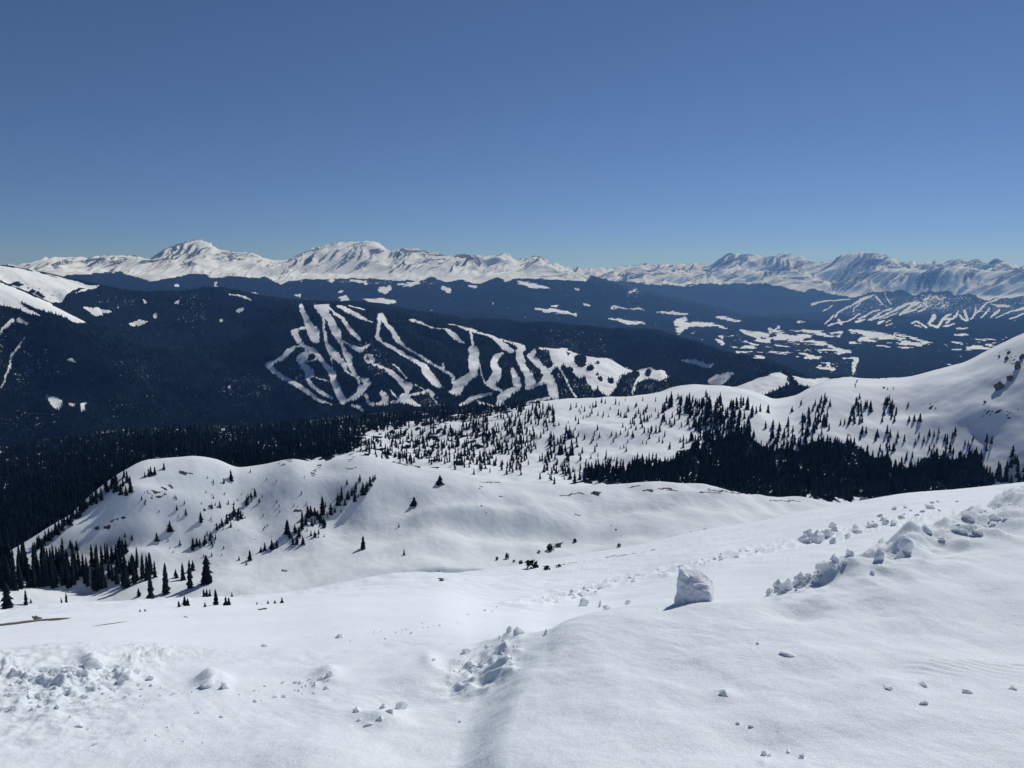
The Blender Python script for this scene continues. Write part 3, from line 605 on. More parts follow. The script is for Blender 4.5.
# --- the wide valley and the left range
g = sheet('M', 'Q', [90, 60, 150, 30]); uv(g)
U, V, X, Y = g['U'], g['V'], g['X'], g['Y']
hi = sm(16.85, 17.4, g['s']) * sm(700, 560, U)
dz = 85 * fbm(X / 1500, Y / 1500, 4, 61) * g['w'] * (1 - hi) * (.4 + .6 * sm(15.1, 16, g['s']))
wx = g['az'] * 16000 - .55 * g['r'] + 160 * fbm(X / 900, Y / 900, 2, 66)
rd = .6 * ridged(wx / 900, g['r'] / 2600, 3, 63, .5) + .4
rd2 = ridged(wx / 230, g['r'] / 1300, 3, 85, .6) - .8
dz += hi * ((64 * rd2 + 8) * g['w'].clip(.05, 1) + 120 * (rd - .8) * g['w'].clip(.08, 1) + 110 * fbm(X / 1800, Y / 1400, 2, 70) * g['w'].clip(.1, 1) + 3 * fbm(X / 120, Y / 120, 3, 65))
g['z'] = g['z'] + dz * g['f']; uv(g); U, V = g['U'], g['V']
Un, Vn = noise_uv(g, 260., 1.3, 67)
tl = np.interp(Un, *zip(*P1_TREES))
open_ = ((Vn < tl) & (g['s'] > 16.4) & (U < 610)) * 1.
for s_ in MEADOWS + FOOT: stroke(Un, Vn, open_, s_, 2.4)
open_ = ragged(open_, g, 120., .5, 62)
runs_ = np.zeros(U.shape)
for s_ in FAR_RUNS: stroke(U + (Un - U) * .3, V + (Vn - V) * .3, runs_, s_, 1.6)
open_ = np.maximum(open_, ragged(runs_, g, 140., .35, 72))
for p in MEADOW_POLYS: open_ = np.maximum(open_, in_poly(Un, Vn, p) * 1.)
spk = np.zeros(U.shape)
town = sm(.20, .42, fbm(X / 190, Y / 420, 3, 83) + .25 * fbm(X / 60, Y / 140, 2, 84))
for p in TOWN: spk = np.maximum(spk, in_poly(Un, Vn, p) * .06); open_ = np.maximum(open_, in_poly(Un, Vn, p) * town * .9)
for p, a in [(Z3((440,250),(540,250),(520,310),(460,310)), .2), (Z2((300,230),(760,240),(700,260),(300,250)), .25), (Z3((380,340),(530,350),(530,365),(380,355)), .25)]: spk = np.maximum(spk, in_poly(Un, Vn, p) * a)
spk = np.maximum(spk * (.4 + 1.2 * sm(-.2, .5, fbm(X / 300, Y / 300, 3, 64))), .008)
forest = 1 - np.maximum(open_, (grains(U.shape, 60) < spk) * (np.abs(U - 512) < 640) * .57)
st = fbm(wx / 170, g['r'] / 1300, 4, 68); st2 = fbm(wx / 55, g['r'] / 420, 3, 69)
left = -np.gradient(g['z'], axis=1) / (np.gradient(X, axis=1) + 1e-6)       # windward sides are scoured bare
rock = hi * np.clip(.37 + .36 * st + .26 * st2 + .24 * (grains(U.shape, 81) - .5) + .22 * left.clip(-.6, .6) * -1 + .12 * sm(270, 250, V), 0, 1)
m_ = np.zeros(U.shape); stroke(Un, Vn, m_, [(165,256,10),(195,250,14),(203,256,10),(192,263,8)], 5.); rock += .14 * m_
m_ = np.zeros(U.shape); stroke(Un, Vn, m_, [(30,268,9),(60,265,9),(110,262,9),(140,262,9)], 4.); rock += .16 * m_
m_ = np.zeros(U.shape); stroke(Un, Vn, m_, [(405,252,6),(440,256,8),(470,260,8),(485,264,8)], 4.); rock += .18 * m_
SHEETS['valley'] = g
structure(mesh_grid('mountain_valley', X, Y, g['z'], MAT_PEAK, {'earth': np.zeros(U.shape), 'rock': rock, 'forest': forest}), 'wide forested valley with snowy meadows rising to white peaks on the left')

# --- the far range on the right
g = sheet('Q', 'Z9', [60, 60, 20, 70, 12]); uv(g)
U, V, X, Y = g['U'], g['V'], g['X'], g['Y']
hi = sm(19.6, 20.6, g['s'])
wx = g['az'] * 24500 - .5 * g['r'] + 260 * fbm(X / 1300, Y / 1300, 2, 76)
rd = .6 * ridged(wx / 1700, g['r'] / 4200, 3, 73, .5) + .4
rd2 = ridged(wx / 330, g['r'] / 1900, 3, 86, .6) - .8
dz = hi * ((95 * rd2 + 10) * g['w'].clip(.07, 1) + 260 * (rd - .8) * g['w'].clip(.08, 1) + 110 * fbm(X / 2600, Y / 2000, 2, 80) * g['w'].clip(.1, 1) + 5 * fbm(X / 170, Y / 170, 3, 75)) + (1 - hi) * 60 * fbm(X / 1500, Y / 1500, 3, 71) * g['w']
g['z'] = g['z'] + dz * g['f']; uv(g); U, V = g['U'], g['V']
Un, Vn = noise_uv(g, 420., 2.0, 77)
tl = np.interp(Un, *zip(*P2_TREES))
open_ = (Vn < tl) * 1.
for s_ in FAR_RUNS: stroke(U + (Un - U) * .3, V + (Vn - V) * .3, open_, s_, 1.6)
open_ = ragged(open_, g, 140., .35, 72)
spk = in_poly(Un, Vn, Z4((610,300),(710,300),(740,360),(620,350))) * .25 + in_poly(Un, Vn, Z4((230,400),(400,310),(700,300),(1040,310),(1040,400),(600,430),(240,430))) * .10
forest = 1 - np.maximum(open_, (grains(U.shape, 74) < spk) * .8)
st = fbm(wx / 260, g['r'] / 1800, 4, 78); st2 = fbm(wx / 85, g['r'] / 600, 3, 79)
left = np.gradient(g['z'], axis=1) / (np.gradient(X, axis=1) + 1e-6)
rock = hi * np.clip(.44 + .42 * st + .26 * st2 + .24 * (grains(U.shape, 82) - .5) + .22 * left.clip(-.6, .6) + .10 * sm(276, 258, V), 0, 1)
m_ = np.zeros(U.shape)
for s_ in [[(845,262,7),(862,258,12),(880,262,10),(895,266,8)], [(715,264,8),(740,260,10),(760,266,8)], [(985,268,8),(1000,264,10),(1012,268,8)]]: stroke(Un, Vn, m_, s_, 5.)
rock += .06 * m_
SHEETS['range'] = g
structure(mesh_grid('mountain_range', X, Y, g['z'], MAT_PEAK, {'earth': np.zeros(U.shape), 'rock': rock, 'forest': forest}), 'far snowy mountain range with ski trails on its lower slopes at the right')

# ------------------------------------------------------------------ from a picture point to a place on a sheet
def pick(key, u, v):
    g = SHEETS[key]
    if 'run' not in g: g['te'] = g['z'] / g['r']; g['run'] = np.maximum.accumulate(g['te'], axis=0)
    u = np.atleast_1d(np.asarray(u, float)); v = np.atleast_1d(np.asarray(v, float))
    az, te = ray(u, v)
    c = np.clip(np.searchsorted(AZ, az), 1, NC - 1)
    run = g['run'][:, c].T
    ok = (run[:, -1] >= te) & (run[:, 0] <= te)
    k = np.clip(np.argmax(run >= te[:, None], axis=1), 1, run.shape[1] - 1)
    k = np.where(run[:, -1] < te, np.argmax(run, axis=1), k)
    t0, t1 = g['te'][k-1, c], g['te'][k, c]
    f = np.clip((te - t0) / np.where(np.abs(t1 - t0) < 1e-9, 1e-9, t1 - t0), 0, 1)
    r = g['r'][k-1, c] * (1 - f) + g['r'][k, c] * f
    zz = g['z'][k-1, c] * (1 - f) + g['z'][k, c] * f
    return np.stack([r * np.sin(az), r * np.cos(az), zz], -1), r, ok

def metres(r, te_like, px):     # size of px picture pixels at that distance
    return px * r / F

def scatter(poly, n, mind=0., seed=0):
    g_ = np.random.default_rng(seed); p = np.asarray(poly, float)
    lo, hi_ = p.min(0), p.max(0); out = []
    tries = 0
    while len(out) < n and tries < 60:
        q = lo + g_.random((max(n, 50), 2)) * (hi_ - lo)
        q = q[in_poly(q[:, 0], q[:, 1], poly)]
        for a in q:
            if mind and out and np.min(np.hypot(*(np.array(out) - a).T * np.array([[1], [2]]))) < mind: continue
            out.append(a)
            if len(out) >= n: break
        tries += 1
    return np.array(out)

# ------------------------------------------------------------------ conifers
def crown_mesh(name, seed, slim, mat):
    """a spire of drooping branch sprays, height 1"""
    r_ = np.random.default_rng(seed); co = []; fa = []
    tiers = 15
    for t in range(tiers):
        hh = .07 + .90 * (t / (tiers - 1)) ** .93
        rad = slim * ((1 - hh) ** .58 * .92 + .02) * (.8 + .45 * r_.random())
        nb_ = 8 if t < 9 else 6
        a0 = r_.random() * 6.28
        for b_ in range(nb_):
            a = a0 + b_ * 2 * math.pi / nb_ + r_.normal(0, .18)
            L_ = rad * (.65 + .6 * r_.random())
            wd = .42 * rad + .012
            dx, dy = math.cos(a), math.sin(a); px, py = -dy, dx
            dr = L_ * (.25 + .35 * r_.random()) + .02
            i = len(co)
            co += [(0, 0, hh + .055), (dx*L_*.6 + px*wd, dy*L_*.6 + py*wd, hh - dr*.45), (dx*L_, dy*L_, hh - dr), (dx*L_*.6 - px*wd, dy*L_*.6 - py*wd, hh - dr*.45), (dx*L_*.45, dy*L_*.45, hh - dr*.3 - .05)]
            fa += [(i, i+1, i+2), (i, i+2, i+3), (i+4, i+2, i+1), (i+4, i+3, i+2), (i, i+4, i+1), (i, i+3, i+4)]
    i = len(co)                                  # the leader
    co += [(.012, 0, .9), (-.006, .01, .9), (-.006, -.01, .9), (0, 0, 1.0)]
    fa += [(i, i+1, i+3), (i+1, i+2, i+3), (i+2, i, i+3)]
    return mesh_raw(name, np.array(co), np.array(fa), mat, smooth=False, link=False)
def trunk_mesh(name):
    n = 7; co = []; fa = []
    for zz, rr in ((-.06, .020), (.05, .016), (.4, .011), (.85, .004)):
        for i in range(n): a = i * 2 * math.pi / n; co.append((rr * math.cos(a), rr * math.sin(a), zz))
    for k in range(3):
        for i in range(n): fa.append((k*n+i, k*n+(i+1) % n, (k+1)*n+(i+1) % n, (k+1)*n+i))
    return mesh_raw(name, np.array(co), np.array(fa), MAT_TRUNK, link=False)
CROWNS = [crown_mesh('crown', 3 + i, s_, MAT_CROWN if i % 3 else MAT_CROWN2) for i, s_ in enumerate([.105, .12, .145, .10, .165, .13])]
TRUNK = trunk_mesh('trunk')
def bush_mesh(seed):
    r_ = np.random.default_rng(seed); co = []; fa = []
    for c in range(46):
        p = r_.normal(0, 1, 3); p /= np.linalg.norm(p); p = p * (.3 + .25 * r_.random()); p[2] = abs(p[2]) * 1.3 + .05
        p[0] += r_.normal(0, .12)
        d1 = r_.normal(0, .15, 3); d2 = r_.normal(0, .15, 3)
        i = len(co); co += [p + (0, 0, .22), p + d1, p + d2, p - d1 * .8]
        fa += [(i, i+1, i+2), (i, i+2, i+3), (i, i+3, i+1), (i+1, i+3, i+2)]
    return mesh_raw('dwarf_conifer', np.array(co), np.array(fa), MAT_CROWN, smooth=False, link=False)
BUSH = [bush_mesh(60 + i) for i in range(3)]

TREES = []          # (px height, position, metres, width factor, label, group)
def add_trees(key, arr, label, group=None, wf=1.):
    a = np.array([t[:3] for t in arr], float)
    P, r, ok = pick(key, a[:, 0], a[:, 1])
    for p, rr, k, t in zip(P, r, ok, a):
        TREES.append((t[2], p, t[2] * rr / F / .97 * 1.05, wf, label, group))
def wood(key, poly, n, h0, h1, label, group, seed, mind=0., hf=None):
    q = scatter(poly, n if mind else int(n * 1.9), mind, seed); g_ = np.random.default_rng(seed + 500)
    if not mind and len(q):
        cl = perlin(q[:, 0] / 9 + seed, q[:, 1] / 5, 7) + .5 * perlin(q[:, 0] / 22, q[:, 1] / 12 + seed, 8) + .35 * g_.random(len(q)) * 2
        q = q[np.argsort(-cl)[:n]]
        q = q + g_.normal(0, 1, q.shape) * (2.6, 1.6)
    hh = h0 + (h1 - h0) * g_.beta(1.6, 2.2, len(q))
    if hf: hh = hh * hf(q[:, 0], q[:, 1])
    if key == 'wood': hh = hh * .86
    add_trees(key, np.column_stack([q, hh]), label, group)

# the stand on the bowl floor, lower left
wood('knoll', [(-60,594),(0,592),(20,590),(55,588),(75,590),(108,591),(135,588),(150,581),(160,575),(150,571),(135,576),(128,566),(105,562),(85,565),(70,563),(50,568),(20,571),(5,572),(-60,574)], 125, 16, 27,
     'dark conifer in the dense stand along the bowl floor', 'conifers of the stand on the bowl floor', 101, 3.2, lambda u, v: 1.25 - .45 * np.clip(u / 160, 0, 1))
wood('knoll', [(104,562),(120,549),(128,549),(126,556),(118,560),(108,566)], 12, 9, 15, 'conifer on the upper right end of the bowl stand', 'conifers at the upper end of the bowl stand', 102, 2.5)
wood('knoll', [(120,572),(135,560),(140,562),(136,572),(126,578)], 9, 9, 15, 'conifer on the upper right end of the bowl stand', 'conifers at the upper end of the bowl stand', 103, 2.5)
for t, lab, wf in [((207,583,26), 'broad dark conifer standing alone right of the bowl stand', 1.6), ((190,588,26), 'tall conifer second from the right end of the bowl stand', 1.35), ((166,594,28), 'tall full conifer at the front right of the bowl stand', 1.5),
                   ((151,601,27), 'tall conifer standing forward of the bowl stand', 1.4), ((139,596,8), 'small lone conifer in front of the bowl stand', 1.3), ((26,605,13), 'conifer with a leaning shadow alone on the bowl floor', 1.5),
                   ((31,603,4), 'tiny sapling beside the lone conifer on the bowl floor', 1.5), ((67,609,14), 'right one of the slim twin conifers on the bowl floor', .9), ((63,612,13), 'left one of the slim twin conifers on the bowl floor', .9),
                   ((8,610,25), 'tall dark conifer nearest the left end of the brown bare strip', 1.4), ((363,549,13), 'broad lone conifer on the open face below the knoll', 2.3), ((440,484,9), 'bushy lone conifer near the knoll crest, right of the summit', 2.4),
                   ((414,505,9), 'scrubby conifer with bare grey twigs on the knoll face', 1.8), ((404,555,6), 'thin lone sapling low on the bowl face', 1.2), ((464,580,6), 'small dark conifer on the edge of the long snow slope', 1.6),
                   ((250,560,10), 'lone conifer on the low rocky rib of the bowl', 1.2), ((170,531,10), 'lone slim conifer low on the left knoll face', 1.5), ((157,541,8), 'small conifer below the slim one on the left knoll face', 1.5),
                   ((131,492,14), 'tallest conifer on the left shoulder of the knoll', 1.3), ((287,534,14), 'broad conifer at the lower left of the knoll grove', 2.0), ((323,515,18), 'tallest spire of the knoll grove', 1.5),
                   ((302,529,18), 'tall conifer in the middle of the knoll grove', 1.4), ((231,480,10), 'lone conifer high on the knoll left of the grove', 1.2), ((399,527,4), 'tiny sapling on the open knoll face', 1.2), ((439,574,4), 'tiny sapling just above the long snow slope', 1.2)]:
    add_trees('knoll', [t], lab, None, wf)
add_trees('slope', [(216,605,15)], 'tallest conifer of the small clump on the slope edge', None, 1.6)
add_trees('slope', [(185,606,10),(179,607,6),(188,606,8),(205,607,5),(226,605.5,9),(229,605,8)], 'small conifer in the clump on the edge of the long slope', 'conifers in the clump on the slope edge', 1.5)
add_trees('slope', [(282,603,6),(275,603.5,4),(268,604,4),(257,604.5,3),(140,612,3),(145,611.5,3)], 'tiny conifer peeking over the edge of the long slope', 'tiny conifers on the slope edge', 1.6)
add_trees('knoll', [(204,597,8),(207,597,8),(210,596,7),(232,598,6),(183,580,16),(193,570,10),(176,578,9)], 'small conifer beside the broad one right of the bowl stand', 'small conifers right of the bowl stand', 1.3)
add_trees('knoll', [(295,532,8),(308,517,12),(311,515,10),(315,515,8),(321,522,10),(331,514,11),(312,525,7),(297,544,8),(303,544,8),(315,537,7),(293,544,7),(299,536,9),(318,519,9),(306,524,9),(290,538,8),(324,524,7)],
          'conifer among the grove on the face of the knoll', 'conifers of the knoll grove', 1.4)
add_trees('knoll', [(338,505,12),(342,500,14),(348,499,9),(355,501,9),(352,495,7),(363,494,12),(367,489,8),(370,485,9),(375,479,5),(360,481,7),(347,484,5),(345,505,6),(366,492,8),(373,481,6)],
          'conifer in the line climbing from the grove to the knoll summit', 'conifers in the line up to the knoll summit', 1.3)
add_trees('knoll', [(272,549,10),(277,547,7),(265,550,8),(261,552,6)], 'conifer in the short row below the knoll grove', 'conifers in the short row below the grove', 1.3)
add_trees('knoll', [(121,494,10),(126,495,9),(151,475,8),(155,474,7),(149,476,7),(164,469,6),(224,483,5),(145,477,5)], 'small conifer on the left shoulder of the knoll', 'small conifers on the left shoulder', 1.2)
add_trees('knoll', [(193,547,9),(197,546,8),(205,543,8),(210,540,6),(217,530,7),(222,526,8),(227,523,9),(234,515,10),(241,518,8),(247,505,9),(255,496,8),(201,522,10),(212,508,5),(220,507,6),(177,510,5),(186,515,6),(180,545,5),(239,560,4),
                    (200,545,6),(230,520,7),(238,516,7)], 'small conifer on the diagonal rib of the left knoll face', 'small conifers on the diagonal rib', 1.2)
add_trees('knoll', [(77,550,9),(71,548,8),(125,537,4),(132,540,5)], 'small conifer above the bowl stand', 'small conifers above the bowl stand', 1.2)
wood('knoll', [(30,549),(55,531),(75,513),(100,492),(122,476),(130,480),(115,495),(95,506),(75,522),(50,541),(38,549)], 46, 7, 12, 'conifer along the left edge of the knoll', 'conifers along the left edge of the knoll', 104, 1.8)
wood('knoll', [(190,550),(215,530),(240,505),(256,490),(262,500),(240,525),(215,545)], 26, 3, 7, 'small conifer on the diagonal rib of the left knoll face', 'small conifers on the diagonal rib', 151)
wood('knoll', [(296,546),(330,505),(345,490),(376,474),(380,484),(352,506),(326,538)], 26, 3, 7, 'small conifer among the rocks along the knoll grove', 'small conifers along the grove', 152)
wood('knoll', [(140,480),(250,468),(300,466),(345,470),(330,495),(300,520),(250,560),(180,562),(130,522)], 60, 1.6, 4.2, 'tiny scattered conifer on the open knoll face', 'tiny conifers scattered over the knoll face', 153)
# the wooded ridge
wood('wood', WOODS, 1350, 9, 16, 'conifer in the dark wood at the foot of the ridge', 'conifers of the dark wood under the ridge', 110, 0, lambda u, v: .75 + .5 * np.clip((v - 440) / 60, 0, 1))
wood('wood', [(992,468),(1024,462),(1080,470),(1080,492),(1024,490),(1000,484)], 40, 9, 15, 'conifer in the wood at the right end of the ridge foot', 'conifers at the right end of the ridge foot', 111)
wood('wood', [(658,415),(662,404),(700,399),(745,403),(760,412),(745,424),(700,418)], 150, 7, 12, 'conifer in the belt along the ridge crest', 'conifers in the belt on the ridge crest', 112)
wood('wood', [(700,418),(745,424),(755,440),(727,445),(690,450)], 150, 7, 12, 'conifer in the belt along the ridge crest', 'conifers in the belt on the ridge crest', 113)
wood('wood', [(360,456),(362,442),(400,434),(480,421),(525,411),(555,406),(560,425),(530,450),(520,474),(480,472),(440,466),(400,462)], 620, 5.5, 10, 'conifer on the snowy wooded end of the ridge', 'conifers on the wooded end of the ridge', 114)
wood('wood', [(520,412),(600,402),(660,400),(660,430),(640,460),(600,470),(560,480),(515,478)], 140, 3.5, 8.5, 'scattered conifer on the open snow of the ridge', 'scattered conifers on the ridge snow', 115)
wood('wood', [(545,440),(580,430),(585,465),(560,482),(540,478)], 80, 7, 11, 'conifer in the loose clump left of the dark wood', 'conifers in the clump left of the dark wood', 116)
wood('wood', [(620,408),(700,420),(700,445),(670,455),(640,440)], 55, 5, 10, 'scattered conifer on the open snow of the ridge', 'scattered conifers on the ridge snow', 117)
wood('wood', [(800,432),(802,418),(812,406),(826,397),(832,404),(826,420),(831,433),(815,437)], 44, 6, 11, 'conifer in the grove on the saddle', 'conifers of the grove on the saddle', 118, 1.5)
wood('wood', [(836,425),(850,420),(852,405),(860,398),(872,409),(870,418),(860,424)], 34, 6, 10, 'conifer in the grove right of the saddle', 'conifers of the grove right of the saddle', 119, 1.5)
wood('wood', [(880,424),(882,404),(892,398),(896,412),(898,422)], 22, 5, 9, 'conifer in the narrow clump below the right shoulder', 'conifers of the narrow clump', 120, 1.5)
add_trees('wood', [(909,421,5),(914,421,6),(920,421,7),(908,406,4),(862,434,8),(866,433,6),(768,413,8),(792,412,6),(772,438,8),(778,437,9),(784,435,6),(801,405,5),(877,436,7)], 'lone small conifer on the open right part of the ridge', 'lone conifers on the right part of the ridge', 1.4)
wood('wood', [(860,440),(900,430),(990,440),(995,450),(900,462),(870,455)], 45, 4, 10, 'small conifer above the right part of the dark wood', 'small conifers above the dark wood', 121)
wood('wood', [(830,384),(905,378),(900,400),(840,400)], 10, 2.5, 4, 'tiny conifer near the saddle crest', 'tiny conifers near the saddle crest', 122)
wood('wood', [(768,420),(800,430),(830,440),(840,452),(790,455),(765,450)], 60, 7, 12, 'conifer in the upper fringe of the dark wood', 'conifers in the fringe of the dark wood', 123)
wood('wood', [(988,470),(1024,452),(1070,450),(1070,470),(1024,475)], 20, 8, 13, 'conifer in the wood at the right end of the ridge foot', 'conifers at the right end of the ridge foot', 124)

TREES.sort(key=lambda t: -t[0])
N_SINGLE = 292
def stand(me, p, hgt, wf, name):
    o = bpy.data.objects.new(name, me)
    o.scale = (hgt * wf, hgt * wf, hgt); return o
for i, (px, p, hgt, wf, lab, grp) in enumerate(TREES[:N_SINGLE]):
    me = CROWNS[random.randrange(len(CROWNS))]
    if px > 11:                                   # big enough to show crown and stem
        e = bpy.data.objects.new('conifer_tree', None); col.objects.link(e)
        e.empty_display_size = .1; e.location = p
        e.rotation_euler = (random.gauss(0, .02), random.gauss(0, .02), random.random() * 6.28)
        e.scale = (hgt * wf, hgt * wf, hgt)
        for nm, m_ in (('crown', me), ('trunk', TRUNK)):
            c = bpy.data.objects.new(nm, m_); col.objects.link(c); c.parent = e
    else:
        e = bpy.data.objects.new('conifer_tree', me); col.objects.link(e); e.location = p
        e.rotation_euler = (0, 0, random.random() * 6.28); e.scale = (hgt * wf, hgt * wf, hgt)
    e['label'] = lab; e['category'] = 'tree'
    if grp: e['group'] = grp

def cones(P, Hh, W, sides, tiers, seed):
    """many small spires in one mesh; every spire of stacked skirts with a jagged hem"""
    g_ = np.random.default_rng(seed); n = len(P); co = []; fa = []; base = 0
    for t in range(tiers):
        lo = .02 + .9 * t / tiers * (.96 if tiers > 1 else 0); top = 1. if t == tiers - 1 else lo + 1.25 / tiers * .9
        rad = W * (1 - lo) ** .85
        a0 = g_.random(n) * 6.28
        v = np.empty((n, sides + 1, 3))
        for s_ in range(sides):
            a = a0 + s_ * 2 * math.pi / sides; rr = rad * (.6 + .7 * g_.random(n))
            v[:, s_, 0] = P[:, 0] + rr * np.cos(a); v[:, s_, 1] = P[:, 1] + rr * np.sin(a)
            v[:, s_, 2] = P[:, 2] + Hh * (lo - .10 * g_.random(n))
        v[:, sides] = P; v[:, sides, 2] += Hh * min(top, 1.)
        f = np.array([[s_, (s_ + 1) % sides, sides] for s_ in range(sides)])
        fa.append((np.arange(n)[:, None, None] * (sides + 1) + f[None] + base).reshape(-1, 3)); co.append(v.reshape(-1, 3)); base += n * (sides + 1)
    return np.vstack(co), np.vstack(fa)

# the rest of the countable woods, and the dark wood of the valley side, as one mass
rest = TREES[N_SINGLE:]
P = np.array([t[1] for t in rest]); Hh = np.array([t[2] for t in rest]); W = Hh * .225 * np.array([t[3] for t in rest])
dw = scatter([(-70,640),(-70,452),(0,449),(60,439),(130,431),(250,427),(360,417),(430,410),(500,407),(545,405),(520,409),(480,418),(430,425),(365,434),(355,452),(300,462),(250,468),(160,458),(100,490),(60,526),(0,560),(-40,600)], 6800, 0, 130)
Pd, rd_, ok = pick('wood', dw[:, 0], dw[:, 1])
gap = fbm(Pd[:, 0] / 60, Pd[:, 1] / 60, 3, 131)
keep = ok & (gap > -.5)
Pd = Pd[keep]; hd = 10 + 9 * rng.random(len(Pd))
co, fa = cones(np.vstack([P, Pd]), np.concatenate([Hh, hd]), np.concatenate([W, hd * .18]), 6, 4, 132)
o = mesh_raw('conifer_forest', co, fa, MAT_FOREST, smooth=False)
o['kind'] = 'stuff'; o['label'] = 'dark conifer forest on the valley side and along the wooded ridge'; o['category'] = 'forest'

# far-off wood on the ski mountain: too small to tell one tree from the next
g = SHEETS['ski']
fw = np.vstack([scatter([(-70,262),(0,286),(85,323),(100,290),(215,286),(300,300),(420,311),(512,322),(640,331),(720,349),(770,364),(840,392),(780,420),(700,400),(560,406),(360,418),(130,432),(0,450),(-70,455)], 52000, 0, 140)])
Pf, rf, ok = pick('ski', fw[:, 0], fw[:, 1])
c = np.clip(np.searchsorted(AZ, np.arctan2(Pf[:, 0], Pf[:, 1])), 0, NC - 1)
rowi = np.array([np.searchsorted(g['r'][:, ci], rr) for ci, rr in zip(c, rf)]).clip(0, g['r'].shape[0] - 1)
fm = g['forest'][rowi, c]
keep = ok & (fm + .25 * fbm(Pf[:, 0] / 50, Pf[:, 1] / 50, 2, 141) > .78 + .18 * rng.random(len(fm)))
Pf = Pf[keep]; hf = 11 + 9 * rng.random(len(Pf))
co, fa = cones(Pf, hf, hf * .2, 5, 1, 142)
o = mesh_raw('distant_forest', co, fa, MAT_FAR, smooth=False)
o['kind'] = 'stuff'; o['label'] = 'distant dark forest between the white ski runs'; o['category'] = 'forest'

# dwarf conifers
for (u, v, hp, wp), lab in [((531,568,10,12), 'largest dark dwarf conifer on the edge of the long slope'), ((547,570,5,7), 'low triangular dwarf conifer right of the largest one'), ((521,564,4,5), 'small round dwarf conifer left of the largest one'),
                            ((559,567,3,5), 'flat dwarf conifer at the start of the brown bare edge'), ((550,551,8,7), 'dwarf conifer beside the snow-capped rock in the bowl'), ((575,542,4,4), 'little dark dwarf conifer right of the snow-capped rock'),
                            ((619,547,4,4), 'lone dwarf conifer far right in the smooth bowl'), ((539,553,3,3), 'tiny dwarf conifer left of the snow-capped rock'), ((507,559,7,4), 'thin upright dwarf conifer on a snow hummock'),
                            ((514,562,2.5,3), 'tiny dwarf conifer between the hummock and the largest one'), ((497,560,4,3), 'tiny dwarf conifer at the left end of the hummock'), ((920,494,6,5), 'dwarf conifer in front of the right end of the dark wood'), ((904,495,5,8), 'wide dwarf conifer at the foot of the dark wood')]:
    key = 'wood' if v < 500 else 'knoll' if v < 566 else 'slope'
    p, r_, ok = pick(key, u, v)
    o = bpy.data.objects.new('dwarf_conifer', BUSH[random.randrange(3)]); col.objects.link(o)
    o.location = p[0]; m_ = r_[0] / F
    o.scale = (wp * m_ / 1.1, wp * m_ / 1.1, hp * m_ / .85); o.rotation_euler = (0, 0, random.random() * 6)
    o['label'] = lab; o['category'] = 'shrub'

# ------------------------------------------------------------------ rocks and lumps of snow
import bmesh
def lump_mesh(name, seed, mat, n=26, flat=.75, bevel=.09):
    r_ = np.random.default_rng(seed); bm = bmesh.new()
    for _ in range(n):
        p = r_.normal(0, 1, 3); p /= np.linalg.norm(p); p *= .40 + .12 * r_.random()
        bm.verts.new((p[0], p[1] * (.8 + .2 * r_.random()), p[2] * flat))
    res = bmesh.ops.convex_hull(bm, input=bm.verts)
    bmesh.ops.delete(bm, geom=[v for v in bm.verts if not v.link_faces], context='VERTS')
    bmesh.ops.bevel(bm, geom=list(bm.edges), offset=bevel * .35, segments=2, profile=.5, affect='EDGES', clamp_overlap=True)
    bmesh.ops.triangulate(bm, faces=bm.faces)
    for _ in range(2):
        bmesh.ops.subdivide_edges(bm, edges=[e for e in bm.edges if e.calc_length() > .11], cuts=1, use_grid_fill=True)
        bmesh.ops.triangulate(bm, faces=bm.faces)
    for v in bm.verts:
        k = 1 + .17 * float(fbm(np.array(v.co.x * 3.6 + seed), np.array(v.co.y * 3.6 + 4.1 * v.co.z), 3, 7))
        v.co *= k
    me = bpy.data.meshes.new(name); bm.to_mesh(me); bm.free()
    for p in me.polygons: p.use_smooth = True
    me.materials.append(mat); return me
ROCKS = [lump_mesh('rock', 200 + i, MAT_ROCK, 18, .8, .05) for i in range(4)]
CHUNKS = [lump_mesh('snow_chunk', 300 + i, MAT_CHUNK, 13, .75, .05) for i in range(8)]
for m_ in CHUNKS + ROCKS: m_.set_sharp_from_angle(angle=R(32))

def put(me, name, key, u, v, wp, hp, lab, cat, grp=None, sink=.36, rz=None):
    """(u, v) is the middle of the foot of the thing; wp, hp its size in the picture"""
    p, r_, ok = pick(key, u, v)
    dist = math.sqrt(r_[0] ** 2 + p[0][2] ** 2); m_ = dist / F
    o = bpy.data.objects.new(name, me); col.objects.link(o)
    hz = hp * m_ / (1 - sink) / .8
    o.location = (p[0][0], p[0][1], p[0][2] + hz * (.4 - sink * .8))
    o.scale = (wp * m_ / .88, (wp * .75) * m_ / .88, hz)
    o.rotation_euler = (random.gauss(0, .2), random.gauss(0, .2), random.gauss(0, .5) - math.atan2(p[0][0], p[0][1]) if rz is None else rz)
    o['label'] = lab; o['category'] = cat
    if grp: o['group'] = grp
    return o

